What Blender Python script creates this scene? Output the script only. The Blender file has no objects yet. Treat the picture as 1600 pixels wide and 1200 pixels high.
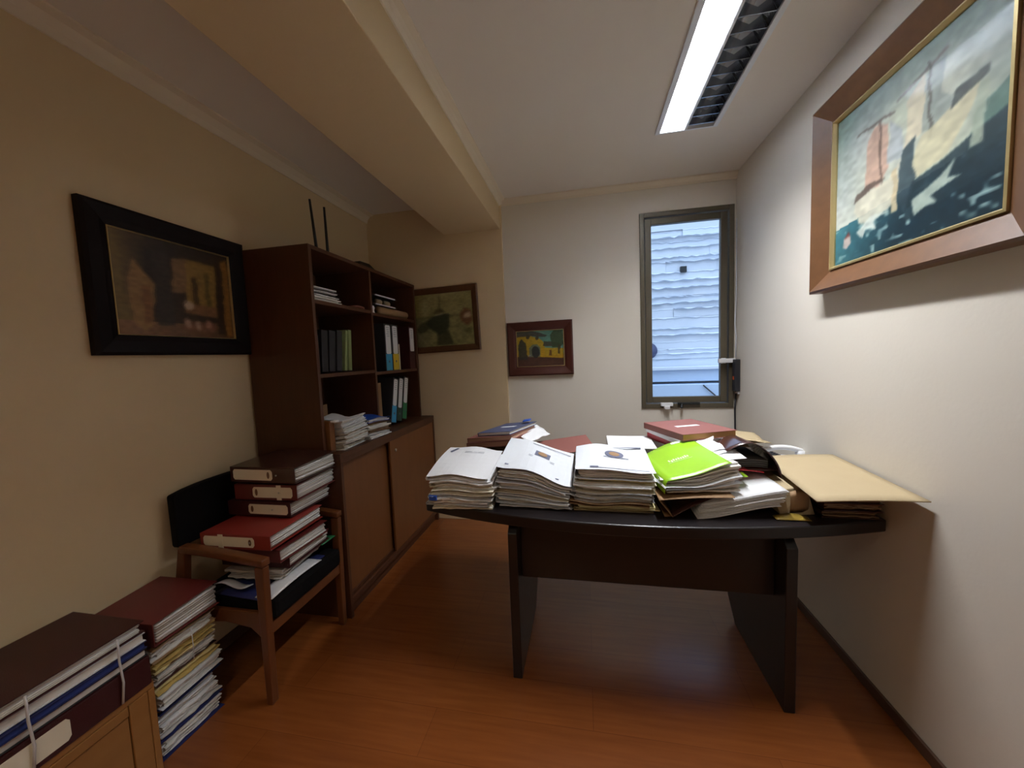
import bpy, bmesh, math, random
from mathutils import Matrix, Vector
R = math.radians
sc = bpy.context.scene
C = sc.collection

# ------------------------------------------------------------------ camera
F_PX, YAW, PITCH, ROLL, CAM_H = 584.43, .1932, .0765, .0395, 1.4237
fw = Vector((-math.sin(YAW)*math.cos(PITCH), math.cos(YAW)*math.cos(PITCH), -math.sin(PITCH)))
rt = Vector((math.cos(YAW), math.sin(YAW), 0)); up = rt.cross(fw)
r2 = math.cos(ROLL)*rt - math.sin(ROLL)*up
u2 = math.sin(ROLL)*rt + math.cos(ROLL)*up
cd = bpy.data.cameras.new('camera'); cam = bpy.data.objects.new('camera', cd); C.objects.link(cam)
cd.sensor_fit = 'HORIZONTAL'; cd.sensor_width = 36; cd.lens = F_PX/1600*36; cd.clip_start = .02
cam.matrix_world = Matrix(((r2.x, u2.x, -fw.x, 0), (r2.y, u2.y, -fw.y, 0), (r2.z, u2.z, -fw.z, CAM_H), (0, 0, 0, 1)))
sc.camera = cam
# ------------------------------------------------------------------ world, exposure
w = bpy.data.worlds.new('sky'); sc.world = w; w.use_nodes = True
_t = w.node_tree; _tc = _t.nodes.new('ShaderNodeTexCoord'); _sx = _t.nodes.new('ShaderNodeSeparateXYZ'); _cr = _t.nodes.new('ShaderNodeValToRGB')
_cr.color_ramp.elements[0].position = .0; _cr.color_ramp.elements[0].color = (.12, .14, .18, 1)
_cr.color_ramp.elements[1].position = .75; _cr.color_ramp.elements[1].color = (.66, .79, 1.0, 1)
_e = _cr.color_ramp.elements.new(.12); _e.color = (.28, .35, .47, 1)
_t.links.new(_tc.outputs['Generated'], _sx.inputs[0]); _t.links.new(_sx.outputs[2], _cr.inputs[0]); _t.links.new(_cr.outputs[0], _t.nodes['Background'].inputs[0])
w.node_tree.nodes['Background'].inputs[1].default_value = 1.25
sc.view_settings.view_transform = 'Standard'; sc.view_settings.look = 'None'
sc.view_settings.exposure = 1.42; sc.view_settings.gamma = 1; sc.view_settings.use_curve_mapping = False
LAMP_W = 12

# ------------------------------------------------------------------ room measures
XR, XL, YB, YF, ZC = 1.115, -1.83, 3.085, -1.6, 2.68
BX1, BX2, BZ = -1.13, -.648, 2.4485

# ------------------------------------------------------------------ materials
def mat(name, col, rough=.6, metal=0, noise=None, bump=0, bscale=80, spec=.5, coat=0, emit=None, trans=0):
    m = bpy.data.materials.new(name); m.use_nodes = True
    nt = m.node_tree; b = nt.nodes['Principled BSDF']
    b.inputs['Base Color'].default_value = (*col, 1); b.inputs['Roughness'].default_value = rough
    b.inputs['Metallic'].default_value = metal; b.inputs['Specular IOR Level'].default_value = spec
    b.inputs['Coat Weight'].default_value = coat
    if emit: b.inputs['Emission Color'].default_value = (*emit[0], 1); b.inputs['Emission Strength'].default_value = emit[1]
    tc = nt.nodes.new('ShaderNodeTexCoord')
    if noise:
        col2, scale, stretch = noise
        mp = nt.nodes.new('ShaderNodeMapping'); mp.inputs['Scale'].default_value = stretch
        n = nt.nodes.new('ShaderNodeTexNoise'); n.inputs['Scale'].default_value = scale; n.inputs['Detail'].default_value = 5
        mx = nt.nodes.new('ShaderNodeMix'); mx.data_type = 'RGBA'
        mx.inputs[6].default_value = (*col, 1); mx.inputs[7].default_value = (*col2, 1)
        nt.links.new(tc.outputs['Object'], mp.inputs[0]); nt.links.new(mp.outputs[0], n.inputs['Vector'])
        nt.links.new(n.outputs[0], mx.inputs[0]); nt.links.new(mx.outputs[2], b.inputs['Base Color'])
    if bump:
        n2 = nt.nodes.new('ShaderNodeTexNoise'); n2.inputs['Scale'].default_value = bscale; n2.inputs['Detail'].default_value = 4
        bp = nt.nodes.new('ShaderNodeBump'); bp.inputs['Strength'].default_value = bump; bp.inputs['Distance'].default_value = .004
        nt.links.new(tc.outputs['Object'], n2.inputs['Vector']); nt.links.new(n2.outputs[0], bp.inputs['Height'])
        nt.links.new(bp.outputs[0], b.inputs['Normal'])
    return m
def vcol(name, rough=.7, spec=.3, coat=0):
    m = bpy.data.materials.new(name); m.use_nodes = True; nt = m.node_tree; b = nt.nodes['Principled BSDF']
    a = nt.nodes.new('ShaderNodeVertexColor'); a.layer_name = 'Col'
    nt.links.new(a.outputs[0], b.inputs['Base Color']); b.inputs['Roughness'].default_value = rough
    b.inputs['Specular IOR Level'].default_value = spec; b.inputs['Coat Weight'].default_value = coat
    return m
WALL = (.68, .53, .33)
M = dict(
    wall=mat('cream_paint_warm_light', WALL, .85, noise=((.72, .565, .36), 3, (1, 1, 1)), bump=.12, bscale=60, spec=.2),  # cream paint of the left side, its warm bounce light put into the colour
    wallr=mat('cream_paint_cool_light', (.71, .66, .575), .6, noise=((.745, .69, .605), 3, (1, 1, 1)), bump=.1, bscale=60, spec=.3),  # same wall paint, paled and greyed: cool light put into the colour
    ceil=mat('ceiling_paint', (.80, .75, .70), .9, bump=.08, bscale=50, spec=.2),
    trim=mat('plaster_moulding', (.78, .69, .56), .7),
    base=mat('dark_skirting', (.10, .05, .03), .5),
    wood=mat('reddish_brown_veneer', (.105, .036, .014), .42, noise=((.060, .020, .009), 7, (6, 6, .6))),
    wood2=mat('brown_door_veneer', (.20, .075, .022), .40, noise=((.15, .052, .015), 7, (6, 6, .6))),
    dark=mat('wenge_desk', (.007, .005, .006), .34, noise=((.012, .009, .010), 9, (.7, 6, 6))),
    chairw=mat('chair_beech_stain', (.17, .055, .016), .38, noise=((.10, .03, .009), 8, (5, 5, .8))),
    boxw=mat('honey_wood', (.36, .17, .05), .35, noise=((.28, .12, .032), 6, (4, .6, 4))),
    black=mat('black_upholstery', (.004, .0035, .004), .85, spec=.15, bump=.5, bscale=400),
    blackp=mat('black_plastic', (.009, .012, .014), .4),
    maroon=mat('maroon_leatherette', (.135, .020, .018), .42, bump=.25, bscale=500),
    maroond=mat('dark_maroon_leatherette', (.045, .006, .008), .4, bump=.25, bscale=500),
    red=mat('red_leatherette', (.27, .03, .022), .38, bump=.2, bscale=500),
    brownv=mat('brown_vinyl', (.06, .022, .018), .22, coat=.3),
    rose=mat('dusty_rose_card', (.24, .085, .07), .6),
    bookred=mat('crimson_cloth', (.42, .02, .03), .5),
    navy=mat('navy_cloth', (.015, .022, .11), .5),
    bluep=mat('blue_plastic', (.02, .10, .55), .3),
    slate=mat('slate_blue_card', (.07, .085, .17), .5),
    green=mat('lime_card', (.29, .55, .02), .35, coat=.2),
    kraft=mat('kraft_card', (.42, .325, .19), .75, noise=((.385, .295, .17), 12, (1, 1, 1))),
    kraftd=mat('worn_kraft', (.33, .20, .10), .7, noise=((.25, .14, .06), 12, (1, 1, 1))),
    mustard=mat('clear_amber_plastic', (.24, .16, .03), .25, coat=.3),
    white=mat('white_card', (.78, .78, .80), .6),
    whiteg=mat('grey_white_card', (.66, .68, .72), .5),
    cream=mat('cream_label', (.80, .74, .60), .6),
    paper=vcol('paper_edges', .9, .1),
    paint=vcol('oil_paint', .45, .4, coat=.15),
    ink=mat('grey_ink', (.12, .13, .2), .7),
    inklight=mat('white_ink', (.75, .95, .55), .6),
    steel=mat('steel', (.55, .55, .55), .3, 1),
    alu=mat('bronze_aluminium', (.125, .105, .07), .42, .35),
    frameb=mat('black_frame_wood', (.006, .003, .004), .6, spec=.2),
    framebr=mat('brown_frame_wood', (.13, .05, .016), .35, noise=((.07, .025, .009), 9, (3, 3, 3))),
    frammah=mat('mahogany_frame', (.07, .016, .011), .3),
    frambig=mat('walnut_frame', (.19, .085, .035), .4, noise=((.11, .05, .02), 7, (3, 3, 3))),
    gold=mat('gilt_liner', (.62, .50, .24), .35, .6),
    lampw=mat('white_enamel', (.80, .84, .90), .35),
    mirror=mat('brushed_aluminium_louvre', (.42, .45, .50), .22, 1),
    tube=mat('glowing_tube', (1, 1, 1), .3, emit=((.85, .93, 1.0), 6)),
    tubeoff=mat('unlit_tube', (.6, .6, .62), .3),
    conc=mat('painted_concrete', (.74, .80, .88), .85, noise=((.64, .71, .80), 4, (1, 1, 4)), bump=.5, bscale=14),
    ledge=mat('roof_ledge_paint', (.50, .62, .78), .8),
    cyan=mat('cyan_card', (.04, .33, .60), .5), yellow=mat('yellow_card', (.70, .48, .02), .5),
    dgreen=mat('green_card', (.02, .20, .07), .5), teal=mat('dark_teal_card', (.015, .06, .045), .5),
    sage=mat('sage_card', (.26, .32, .13), .6), charcoal=mat('charcoal_card', (.018, .018, .024), .5),
    orange=mat('orange_plastic', (.6, .10, .03), .4), string=mat('white_string', (.62, .62, .64), .8),
)
# floor: orange laminate, boards along x
def floor_mat():
    m = bpy.data.materials.new('orange_laminate'); m.use_nodes = True; nt = m.node_tree; b = nt.nodes['Principled BSDF']
    tc = nt.nodes.new('ShaderNodeTexCoord'); br = nt.nodes.new('ShaderNodeTexBrick')
    br.inputs['Color1'].default_value = (.25, .074, .016, 1); br.inputs['Color2'].default_value = (.215, .062, .0135, 1)
    br.inputs['Mortar'].default_value = (.165, .046, .011, 1); br.inputs['Scale'].default_value = 1
    br.inputs['Mortar Size'].default_value = .0012; br.inputs['Brick Width'].default_value = 1.25; br.inputs['Row Height'].default_value = .19
    n = nt.nodes.new('ShaderNodeTexNoise'); n.inputs['Scale'].default_value = 6; n.inputs['Detail'].default_value = 6
    mp = nt.nodes.new('ShaderNodeMapping'); mp.inputs['Scale'].default_value = (.6, 8, 1)
    mx = nt.nodes.new('ShaderNodeMix'); mx.data_type = 'RGBA'; mx.blend_type = 'MULTIPLY'; mx.inputs[0].default_value = .45
    cr = nt.nodes.new('ShaderNodeValToRGB'); cr.color_ramp.elements[0].position = .3; cr.color_ramp.elements[0].color = (.6, .5, .45, 1)
    cr.color_ramp.elements[1].position = .7; cr.color_ramp.elements[1].color = (1, 1, 1, 1)
    nt.links.new(tc.outputs['Object'], br.inputs['Vector']); nt.links.new(tc.outputs['Object'], mp.inputs[0])
    nt.links.new(mp.outputs[0], n.inputs['Vector']); nt.links.new(n.outputs[0], cr.inputs[0])
    nt.links.new(br.outputs['Color'], mx.inputs[6]); nt.links.new(cr.outputs[0], mx.inputs[7]); nt.links.new(mx.outputs[2], b.inputs['Base Color'])
    b.inputs['Roughness'].default_value = .24; b.inputs['Specular IOR Level'].default_value = .6; b.inputs['Coat Weight'].default_value = .35; b.inputs['Coat Roughness'].default_value = .2
    return m
M['floor'] = floor_mat()
def glass_mat():
    m = bpy.data.materials.new('window_glass'); m.use_nodes = True; nt = m.node_tree; nt.nodes.clear()
    o = nt.nodes.new('ShaderNodeOutputMaterial'); t = nt.nodes.new('ShaderNodeBsdfTransparent'); g = nt.nodes.new('ShaderNodeBsdfGlossy')
    t.inputs[0].default_value = (.93, .96, .98, 1); g.inputs['Roughness'].default_value = .02
    f = nt.nodes.new('ShaderNodeFresnel'); f.inputs[0].default_value = 1.35; x = nt.nodes.new('ShaderNodeMixShader')
    nt.links.new(f.outputs[0], x.inputs[0]); nt.links.new(t.outputs[0], x.inputs[1]); nt.links.new(g.outputs[0], x.inputs[2]); nt.links.new(x.outputs[0], o.inputs[0])
    return m
M['glass'] = glass_mat()

# ------------------------------------------------------------------ mesh helpers
class MB:
    """collects shapes, builds one mesh object"""
    def __init__(s): s.v = []; s.f = []; s.m = []; s.c = []; s.mats = []; s.mi = 0; s.col = (1, 1, 1); s.smooth = False; s.sm = []
    def use(s, m):
        m = M[m]
        if m not in s.mats: s.mats.append(m)
        s.mi = s.mats.index(m); return s
    def add(s, vs, fs):
        o = len(s.v); s.v += [tuple(p) for p in vs]; s.c += [s.col]*len(vs)
        for f in fs: s.f.append([i+o for i in f]); s.m.append(s.mi); s.sm.append(s.smooth)
        return s
    def box(s, x0, x1, y0, y1, z0, z1):
        return s.add([(x0, y0, z0), (x1, y0, z0), (x1, y1, z0), (x0, y1, z0), (x0, y0, z1), (x1, y0, z1), (x1, y1, z1), (x0, y1, z1)],
                     [(3, 2, 1, 0), (4, 5, 6, 7), (0, 1, 5, 4), (1, 2, 6, 5), (2, 3, 7, 6), (3, 0, 4, 7)])
    def prism(s, pts, a0, a1, axis='z'):
        """extrude a polygon along an axis"""
        n = len(pts)
        def P(p, a): return {'z': (p[0], p[1], a), 'y': (p[0], a, p[1]), 'x': (a, p[0], p[1])}[axis]
        return s.add([P(p, a0) for p in pts]+[P(p, a1) for p in pts],
                     [tuple(range(n))[::-1], tuple(range(n, 2*n))]+[(i, (i+1) % n, n+(i+1) % n, n+i) for i in range(n)])
    def tube(s, pts, r, n=8, r1=None):
        pts = [Vector(p) for p in pts]; vs = []; fs = []
        for i, p in enumerate(pts):
            t = (pts[min(i+1, len(pts)-1)]-pts[max(i-1, 0)]).normalized()
            a = t.cross(Vector((0, 0, 1)) if abs(t.z) < .9 else Vector((1, 0, 0))).normalized(); b = t.cross(a)
            rr = r if r1 is None else r+(r1-r)*i/(len(pts)-1)
            for k in range(n): q = 2*math.pi*k/n; vs.append(p+a*math.cos(q)*rr+b*math.sin(q)*rr)
        for i in range(len(pts)-1):
            for k in range(n): fs.append((i*n+k, i*n+(k+1) % n, (i+1)*n+(k+1) % n, (i+1)*n+k))
        fs += [tuple(range(n)), tuple(range((len(pts)-1)*n, len(pts)*n))[::-1]]
        sm = s.smooth; s.smooth = True; s.add(vs, fs); s.smooth = sm; return s
    def sheet(s, fn, nu, nv, th):
        """a thin solid sheet; fn(u,v) in 0..1 gives the point on its top"""
        vs = []; W = nu+1
        for j in range(nv+1):
            for i in range(W): vs.append(Vector(fn(i/nu, j/nv)))
        k = len(vs); vs += [p-Vector((0, 0, th)) for p in vs]; fs = []
        for j in range(nv):
            for i in range(nu):
                a = j*W+i; fs.append((a, a+1, a+W+1, a+W)); fs.append((k+a+W, k+a+W+1, k+a+1, k+a))
        for i in range(nu):
            fs.append((k+i, k+i+1, i+1, i)); a = nv*W+i; fs.append((a, a+1, k+a+1, k+a))
        for j in range(nv):
            a = j*W; fs.append((a, a+W, k+a+W, k+a)); a = j*W+nu; fs.append((k+a, k+a+W, a+W, a))
        sm = s.smooth; s.smooth = True; s.add(vs, fs); s.smooth = sm; return s
    def build(s, name, parent=None, bevel=0, mtx=None):
        me = bpy.data.meshes.new(name); me.from_pydata(s.v, [], s.f)
        for m in s.mats: me.materials.append(m)
        for p, mi, sm in zip(me.polygons, s.m, s.sm): p.material_index = mi; p.use_smooth = sm
        ca = me.color_attributes.new('Col', 'FLOAT_COLOR', 'POINT')
        for i, c in enumerate(s.c): ca.data[i].color = (*c, 1)
        bm = bmesh.new(); bm.from_mesh(me); bmesh.ops.recalc_face_normals(bm, faces=bm.faces); bm.to_mesh(me); bm.free()
        o = bpy.data.objects.new(name, me); C.objects.link(o)
        if bevel:
            b = o.modifiers.new('bevel', 'BEVEL'); b.width = bevel; b.segments = 2; b.limit_method = 'ANGLE'; b.angle_limit = R(40)
        if parent: o.parent = parent
        if mtx is not None: o.matrix_basis = mtx
        return o
def tag(o, label, cat, group=None):
    o['label'] = label; o['category'] = cat
    if group: o['group'] = group
    return o
def thing(name, label, cat, loc=(0, 0, 0), rot=(0, 0, 0), group=None, mtx=None):
    o = bpy.data.objects.new(name, None); C.objects.link(o); o.empty_display_size = .05
    if mtx is not None: o.matrix_basis = mtx
    else: o.location = loc; o.rotation_euler = rot
    return tag(o, label, cat, group)
def struct(name, mb, bevel=0):
    o = mb.build(name, bevel=bevel); o['kind'] = 'structure'; return o
def struct_empty(name, loc):
    o = bpy.data.objects.new(name, None); C.objects.link(o); o.location = loc; o['kind'] = 'structure'; return o

# ------------------------------------------------------------------ room shell
T = .15
struct('floor', MB().use('floor').box(XL-T, XR+T, YF-T, YB+T, -.1, 0))
# ceiling with the opening the light is recessed into
LX0, LX1, LY0, LY1 = .447, .757, 1.25, 2.41
HOLES = [(LX0, LX1, LY0, LY1), (-.42, -.11, -1.20, -.04)]
mb = MB().use('ceil')
cx_ = sorted({XL-T, XR+T, LX0, LX1, -.42, -.11}); cy_ = sorted({YF-T, YB+T, LY0, LY1, -1.20, -.04})
for a, b in zip(cx_, cx_[1:]):
    for c, d in zip(cy_, cy_[1:]):
        if not any(h[0] <= a and b <= h[1] and h[2] <= c and d <= h[3] for h in HOLES): mb.box(a, b, c, d, ZC, ZC+.2)
struct('ceiling', mb)
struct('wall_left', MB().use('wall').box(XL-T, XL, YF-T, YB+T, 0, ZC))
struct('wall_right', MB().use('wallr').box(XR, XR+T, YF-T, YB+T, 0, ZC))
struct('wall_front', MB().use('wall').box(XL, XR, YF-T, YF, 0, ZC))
WX0, WX1, WZ0, WZ1 = .437, 1.10, .9646, 2.4584
PX = BX2+.012
mb = MB().use('wallr')
mb.box(PX, WX0, YB, YB+T, 0, ZC); mb.box(WX1, XR, YB, YB+T, 0, ZC); mb.box(WX0, WX1, YB, YB+T, 0, WZ0); mb.box(WX0, WX1, YB, YB+T, WZ1, ZC)
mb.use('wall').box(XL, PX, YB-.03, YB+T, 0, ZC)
struct('wall_back', mb)
struct('trim_1', MB().use('wall').box(BX1, BX2, YF, YB-.03, BZ, ZC), bevel=.004)      # the ceiling beam
def cornice(x, y0, y1, sx, z=ZC, r=.045):
    pts = [(x, z), (x+sx*r, z), (x+sx*r, z-.008), (x+sx*r*.55, z-.016), (x+sx*.016, z-r*.6), (x+sx*.008, z-r), (x, z-r)]
    return MB().use('trim').prism(pts, y0, y1, 'y')
struct('trim_2', cornice(XL, YF, YB-.03, 1, r=.07))
struct('trim_3', cornice(BX2, YF, YB, 1, r=.05))
pts = [(YB, ZC), (YB-.04, ZC), (YB-.04, ZC-.01), (YB-.012, ZC-.03), (YB-.008, ZC-.045), (YB, ZC-.045)]
struct('trim_4', MB().use('trim').prism(pts, BX2, XR, 'x'))
struct('baseboard_right', MB().use('base').box(XR-.012, XR, YF, YB, 0, .045), bevel=.003)
struct('baseboard_left', MB().use('base').box(XL, XL+.012, YF, YB-.03, 0, .06), bevel=.003)
struct('baseboard_back', MB().use('base').box(XL, XR, YB-.012, YB, 0, .06), bevel=.003)

# ------------------------------------------------------------------ window
win = struct_empty('window_1', (WX0, YB, WZ0))
def W(mb, name, bevel=.003, parent=win):
    o = mb.build(name, bevel=bevel); o.parent = parent; o.location = (-WX0, -YB, -WZ0); return o
y0, y1 = YB-.012, YB+.07
mb = MB().use('alu'); a = .034
mb.box(WX0, WX0+a, y0, y1, WZ0, WZ1); mb.box(WX1-a, WX1, y0, y1, WZ0, WZ1); mb.box(WX0+a, WX1-a, y0, y1, WZ0, WZ0+a); mb.box(WX0+a, WX1-a, y0, y1, WZ1-a, WZ1)
W(mb, 'window_frame')
b = a+.006; c = .046; y0, y1 = YB+.006, YB+.05
mb = MB().use('alu')
mb.box(WX0+b, WX0+b+c, y0, y1, WZ0+b, WZ1-b); mb.box(WX1-b-c, WX1-b, y0, y1, WZ0+b, WZ1-b)
mb.box(WX0+b+c, WX1-b-c, y0, y1, WZ0+b, WZ0+b+c); mb.box(WX0+b+c, WX1-b-c, y0, y1, WZ1-b-c, WZ1-b)
sash = W(mb, 'sash')
W(MB().use('glass').box(WX0+b+c, WX1-b-c, YB+.026, YB+.030, WZ0+b+c, WZ1-b-c), 'pane', 0)
o = W(MB().use('white').box(.575, .665, YB-.035, YB-.012, WZ0+.018, WZ0+.045).box(.60, .64, YB-.05, YB-.02, WZ0-.004, WZ0+.02), 'latch'); o['label'] = 'white plastic sash latch'
o = W(MB().use('blackp').box(.70, .86, YB-.03, YB-.012, WZ0+.028, WZ0+.046).tube([(.73, YB-.03, WZ0+.035), (.72, YB-.05, WZ0+.005)], .010), 'stay_arm'); o['label'] = 'black window stay'
o = W(MB().use('white').box(.985, 1.10, YB-.05, YB-.022, 1.305, 1.337).box(1.01, 1.04, YB-.03, YB-.010, 1.30, 1.34), 'handle'); o['label'] = 'white lever handle'

# exterior: neighbouring party wall and roof ledges
def ext_wall():
    random.seed(4); mb = MB().use('conc'); x0, x1 = -2.5, 5; z = -3.0; k = 0
    while z < 7:
        h = random.choice([.055, .075, .09, .11, .13]); x = x0
        while x < x1:
            ww = random.uniform(.5, 1.6); d = random.uniform(0, .022); xe = min(x+ww, x1); n = max(2, int((xe-x)/.05)); y = 5.0-d
            lip = random.choice([.006, .016, .030, .042]); r = []
            for i in range(n+1):
                q = x+(xe-x)*i/n; jz = random.uniform(-.009, .009); jl = lip*random.uniform(.5, 1.25)
                r.append([(q, y, z), (q, y, z+h-.020+jz), (q, y-max(jl, .002), z+h-.012+jz), (q, y, z+h)])
            vs = [p for row in r for p in row]; fs = [(i*4+j, i*4+4+j, i*4+5+j, i*4+1+j) for i in range(n) for j in range(3)]
            mb.add(vs, fs); x = xe
        z += h; k += 1
    mb.box(x0, x1, 5.0, 5.3, -3, 7)
    return mb
e = tag(ext_wall().build('neighbouring_wall'), 'pale blue-white board-marked concrete wall seen outside through the window', 'wall')
tag(MB().use('blackp').box(1.175, 1.245, 4.955, 5.0, 2.35, 2.42).build('wall_opening'), 'small square black hole in the concrete wall outside the window', 'opening')
tag(MB().use('slate').tube([(.80, 4.96, 1.41), (.80, 4.99, 1.41)], .10, 24).build('round_vent'), 'round grey-blue disc on the outside wall, cut by the left window frame', 'vent')
mb = MB().use('ledge')
mb.box(-2.5, 5, 4.80, 4.955, 1.03, 1.17); mb.use('conc').box(-2.5, 5, 4.76, 4.96, 1.17, 1.205); mb.use('ledge').box(-2.5, 5, 4.70, 4.95, .50, 1.00)
tag(mb.build('roof_ledge', bevel=.004), 'stepped light-blue roof ledge along the foot of the outside wall', 'ledge')
tag(MB().use('charcoal').tube([(1.35, 4.68, .99), (1.52, 4.68, .83), (1.62, 4.68, .74)], .008, 6).build('roof_cable'), 'thin dark cable running diagonally over the roof ledge outside', 'cable')

# ------------------------------------------------------------------ ceiling light
def ceiling_light(label, LX0, LX1, LY0, LY1, watts, tint=(.95, .975, 1.0)):
    t = .012; mid = (LX0+LX1)/2-.004; xt = mid-.073
    lt = thing('ceiling_light', label, 'light', (mid+.004, (LY0+LY1)/2, ZC))
    def LP(mb, name, bevel=0):
        o = mb.build(name, lt, bevel); o.location = (-(mid+.004), -(LY0+LY1)/2, -ZC); return o
    mb = MB().use('lampw')
    mb.box(LX0-.012, LX0+t, LY0, LY1, ZC-.012, ZC+.12); mb.box(LX1-t, LX1+.012, LY0, LY1, ZC-.012, ZC+.12)
    mb.box(LX0+t, LX1-t, LY0, LY0+t, ZC-.012, ZC+.12); mb.box(LX0+t, LX1-t, LY1-t, LY1, ZC-.012, ZC+.12)
    mb.box(LX0+t, LX1-t, LY0+t, LY1-t, ZC+.11, ZC+.12)
    LP(mb, 'housing')
    LP(MB().use('lampw').box(mid-.006, mid+.006, LY0+t, LY1-t, ZC-.010, ZC+.11), 'divider')
    def louvre(xa, xb, m, name):
        mb = MB().use(m); n = 15; xc = (xa+xb)/2; mb.smooth = False
        for i in range(n):
            y = LY0+t+.03+(LY1-LY0-2*t-.06)*i/(n-1)
            pts = [(xa+.002, ZC-.006), (xb-.002, ZC-.006), (xb-.004, ZC+.030), (xb-.025, ZC+.045), (xc, ZC+.018), (xa+.025, ZC+.045), (xa+.004, ZC+.030)]
            mb.add([(p[0], y-.002, p[1]) for p in pts]+[(p[0], y+.002, p[1]) for p in pts],
                   [(0, 4, 5, 6), (0, 1, 4), (1, 2, 3, 4), (7, 13, 12, 11), (7, 11, 8), (8, 11, 10, 9)]+[(j, (j+1) % 7, 7+(j+1) % 7, 7+j) for j in range(7)])
        for sx, s in ((xa+.003, 1), (xb-.003, -1)):        # scalloped side reflectors between the blades
            for i in range(n-1):
                ya = LY0+t+.03+(LY1-LY0-2*t-.06)*i/(n-1)+.003; yb_ = ya+(LY1-LY0-2*t-.06)/(n-1)-.006; vs = []; k = 6
                for j in range(k+1):
                    q = j/k; y = ya+(yb_-ya)*q; d = .026*(1-math.sin(math.pi*q)**.7)
                    vs += [(sx, y, ZC-.006), (sx+s*(.004+d*.3), y, ZC+.02), (sx+s*d, y, ZC+.055)]
                mb.add(vs, [(j*3+a_, j*3+a_+1, j*3+a_+4, j*3+a_+3) for j in range(k) for a_ in (0, 1)])
        return LP(mb, name)
    louvre(LX0+t, mid-.006, 'lampw', 'louvre')['label'] = 'glowing white louvre'
    louvre(mid+.006, LX1-t, 'mirror', 'louvre')['label'] = 'dark mirrored louvre'
    LP(MB().use('tube').tube([(xt, LY0+.04, ZC+.080), (xt, LY1-.04, ZC+.080)], .013, 12), 'fluorescent_tube')['label'] = 'lit tube'
    LP(MB().use('tubeoff').tube([(mid+.077, LY0+.04, ZC+.080), (mid+.077, LY1-.04, ZC+.080)], .013, 12), 'fluorescent_tube')['label'] = 'unlit tube'
    ld = bpy.data.lights.new('tube_glow', 'AREA'); ld.shape = 'RECTANGLE'; ld.size = .07; ld.size_y = LY1-LY0-.06; ld.energy = watts; ld.spread = R(125); ld.color = tint
    lo = bpy.data.objects.new('tube_glow', ld); C.objects.link(lo); lo.parent = lt; lo.location = (xt-mid-.004, 0, .062)
ceiling_light('recessed twin fluorescent ceiling light over the desk, left tube lit, right louvre dark', LX0, LX1, LY0, LY1, LAMP_W)
ceiling_light('recessed twin fluorescent ceiling light over the near part of the room', -.42, -.11, -1.20, -.04, LAMP_W*.42, (1.0, .84, .62))

# ------------------------------------------------------------------ paintings
def hsh(a, b, s): 
    n = math.sin(a*127.1+b*311.7+s*74.7)*43758.5453; return n-math.floor(n)
def vnoise(x, y, s=0):
    xi, yi = math.floor(x), math.floor(y); fx, fy = x-xi, y-yi; fx = fx*fx*(3-2*fx); fy = fy*fy*(3-2*fy)
    a, b, c, d = hsh(xi, yi, s), hsh(xi+1, yi, s), hsh(xi, yi+1, s), hsh(xi+1, yi+1, s)
    return a+(b-a)*fx+(c-a)*fy+(a-b-c+d)*fx*fy
def lin(c): return tuple((v/255)**2.2 for v in c)
def poly_in(p, x, y):
    r = False; j = len(p)-1
    for i in range(len(p)):
        if (p[i][1] > y) != (p[j][1] > y) and x < (p[j][0]-p[i][0])*(y-p[i][1])/(p[j][1]-p[i][1])+p[i][0]: r = not r
        j = i
    return r
def canvas(name, w_, h_, bg, shapes, parent, res=150, gain=1., loc=None, blur=.007, grain=.16):
    """painted canvas in the local x,z plane; bg(u,v) -> rgb 0..255; shapes = (polygon, colour)"""
    nx = res; nz = int(res*h_/w_); mb = MB().use('paint'); vs = []; cs = []
    for j in range(nz+1):
        for i in range(nx+1):
            u, v = i/nx, j/nz; uu = u+(vnoise(u*14, v*14, 3)-.5)*.018; vv = v+(vnoise(u*14, v*14, 5)-.5)*.018
            acc = [0, 0, 0]
            for ox, oy in ((0, 0), (blur, 0), (-blur, 0), (0, blur), (0, -blur)):
                c = bg(u, v)
                for p, col in shapes:
                    if poly_in(p, uu+ox, vv+oy): c = mixc(col, c, .12)
                for q in range(3): acc[q] += c[q]/5
            c = tuple(acc); k = 1-grain/2+grain*vnoise(u*26, v*40, 7); c = tuple(min(255, q*k) for q in c); c = lin(c)
            vs.append(((u-.5)*w_, 0, (v-.5)*h_)); cs.append(tuple(q*gain for q in c))
    fs = [(j*(nx+1)+i, j*(nx+1)+i+1, (j+1)*(nx+1)+i+1, (j+1)*(nx+1)+i) for j in range(nz) for i in range(nx)]
    mb.add(vs, fs); mb.c = cs
    k = len(mb.v); mb.col = (.4, .35, .25); mb.add([(-w_/2, .004, -h_/2), (w_/2, .004, -h_/2), (w_/2, .004, h_/2), (-w_/2, .004, h_/2)], [(3, 2, 1, 0)])
    o = mb.build(name, parent); o.location = loc or (0, 0, 0); return o
def frame(mb, w_, h_, bw, prof):
    """mitred frame in local x,z; prof = [(distance inward, depth towards viewer)]"""
    n = len(prof); cor = [(-1, -1), (1, -1), (1, 1), (-1, 1)]; vs = []
    for sx, sz in cor:
        for d, y in prof: vs.append((sx*(w_/2-d), -y, sz*(h_/2-d)))
    fs = [(k*n+i, ((k+1) % 4)*n+i, ((k+1) % 4)*n+(i+1) % n, k*n+(i+1) % n) for k in range(4) for i in range(n)]
    return mb.add(vs, fs)
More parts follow.
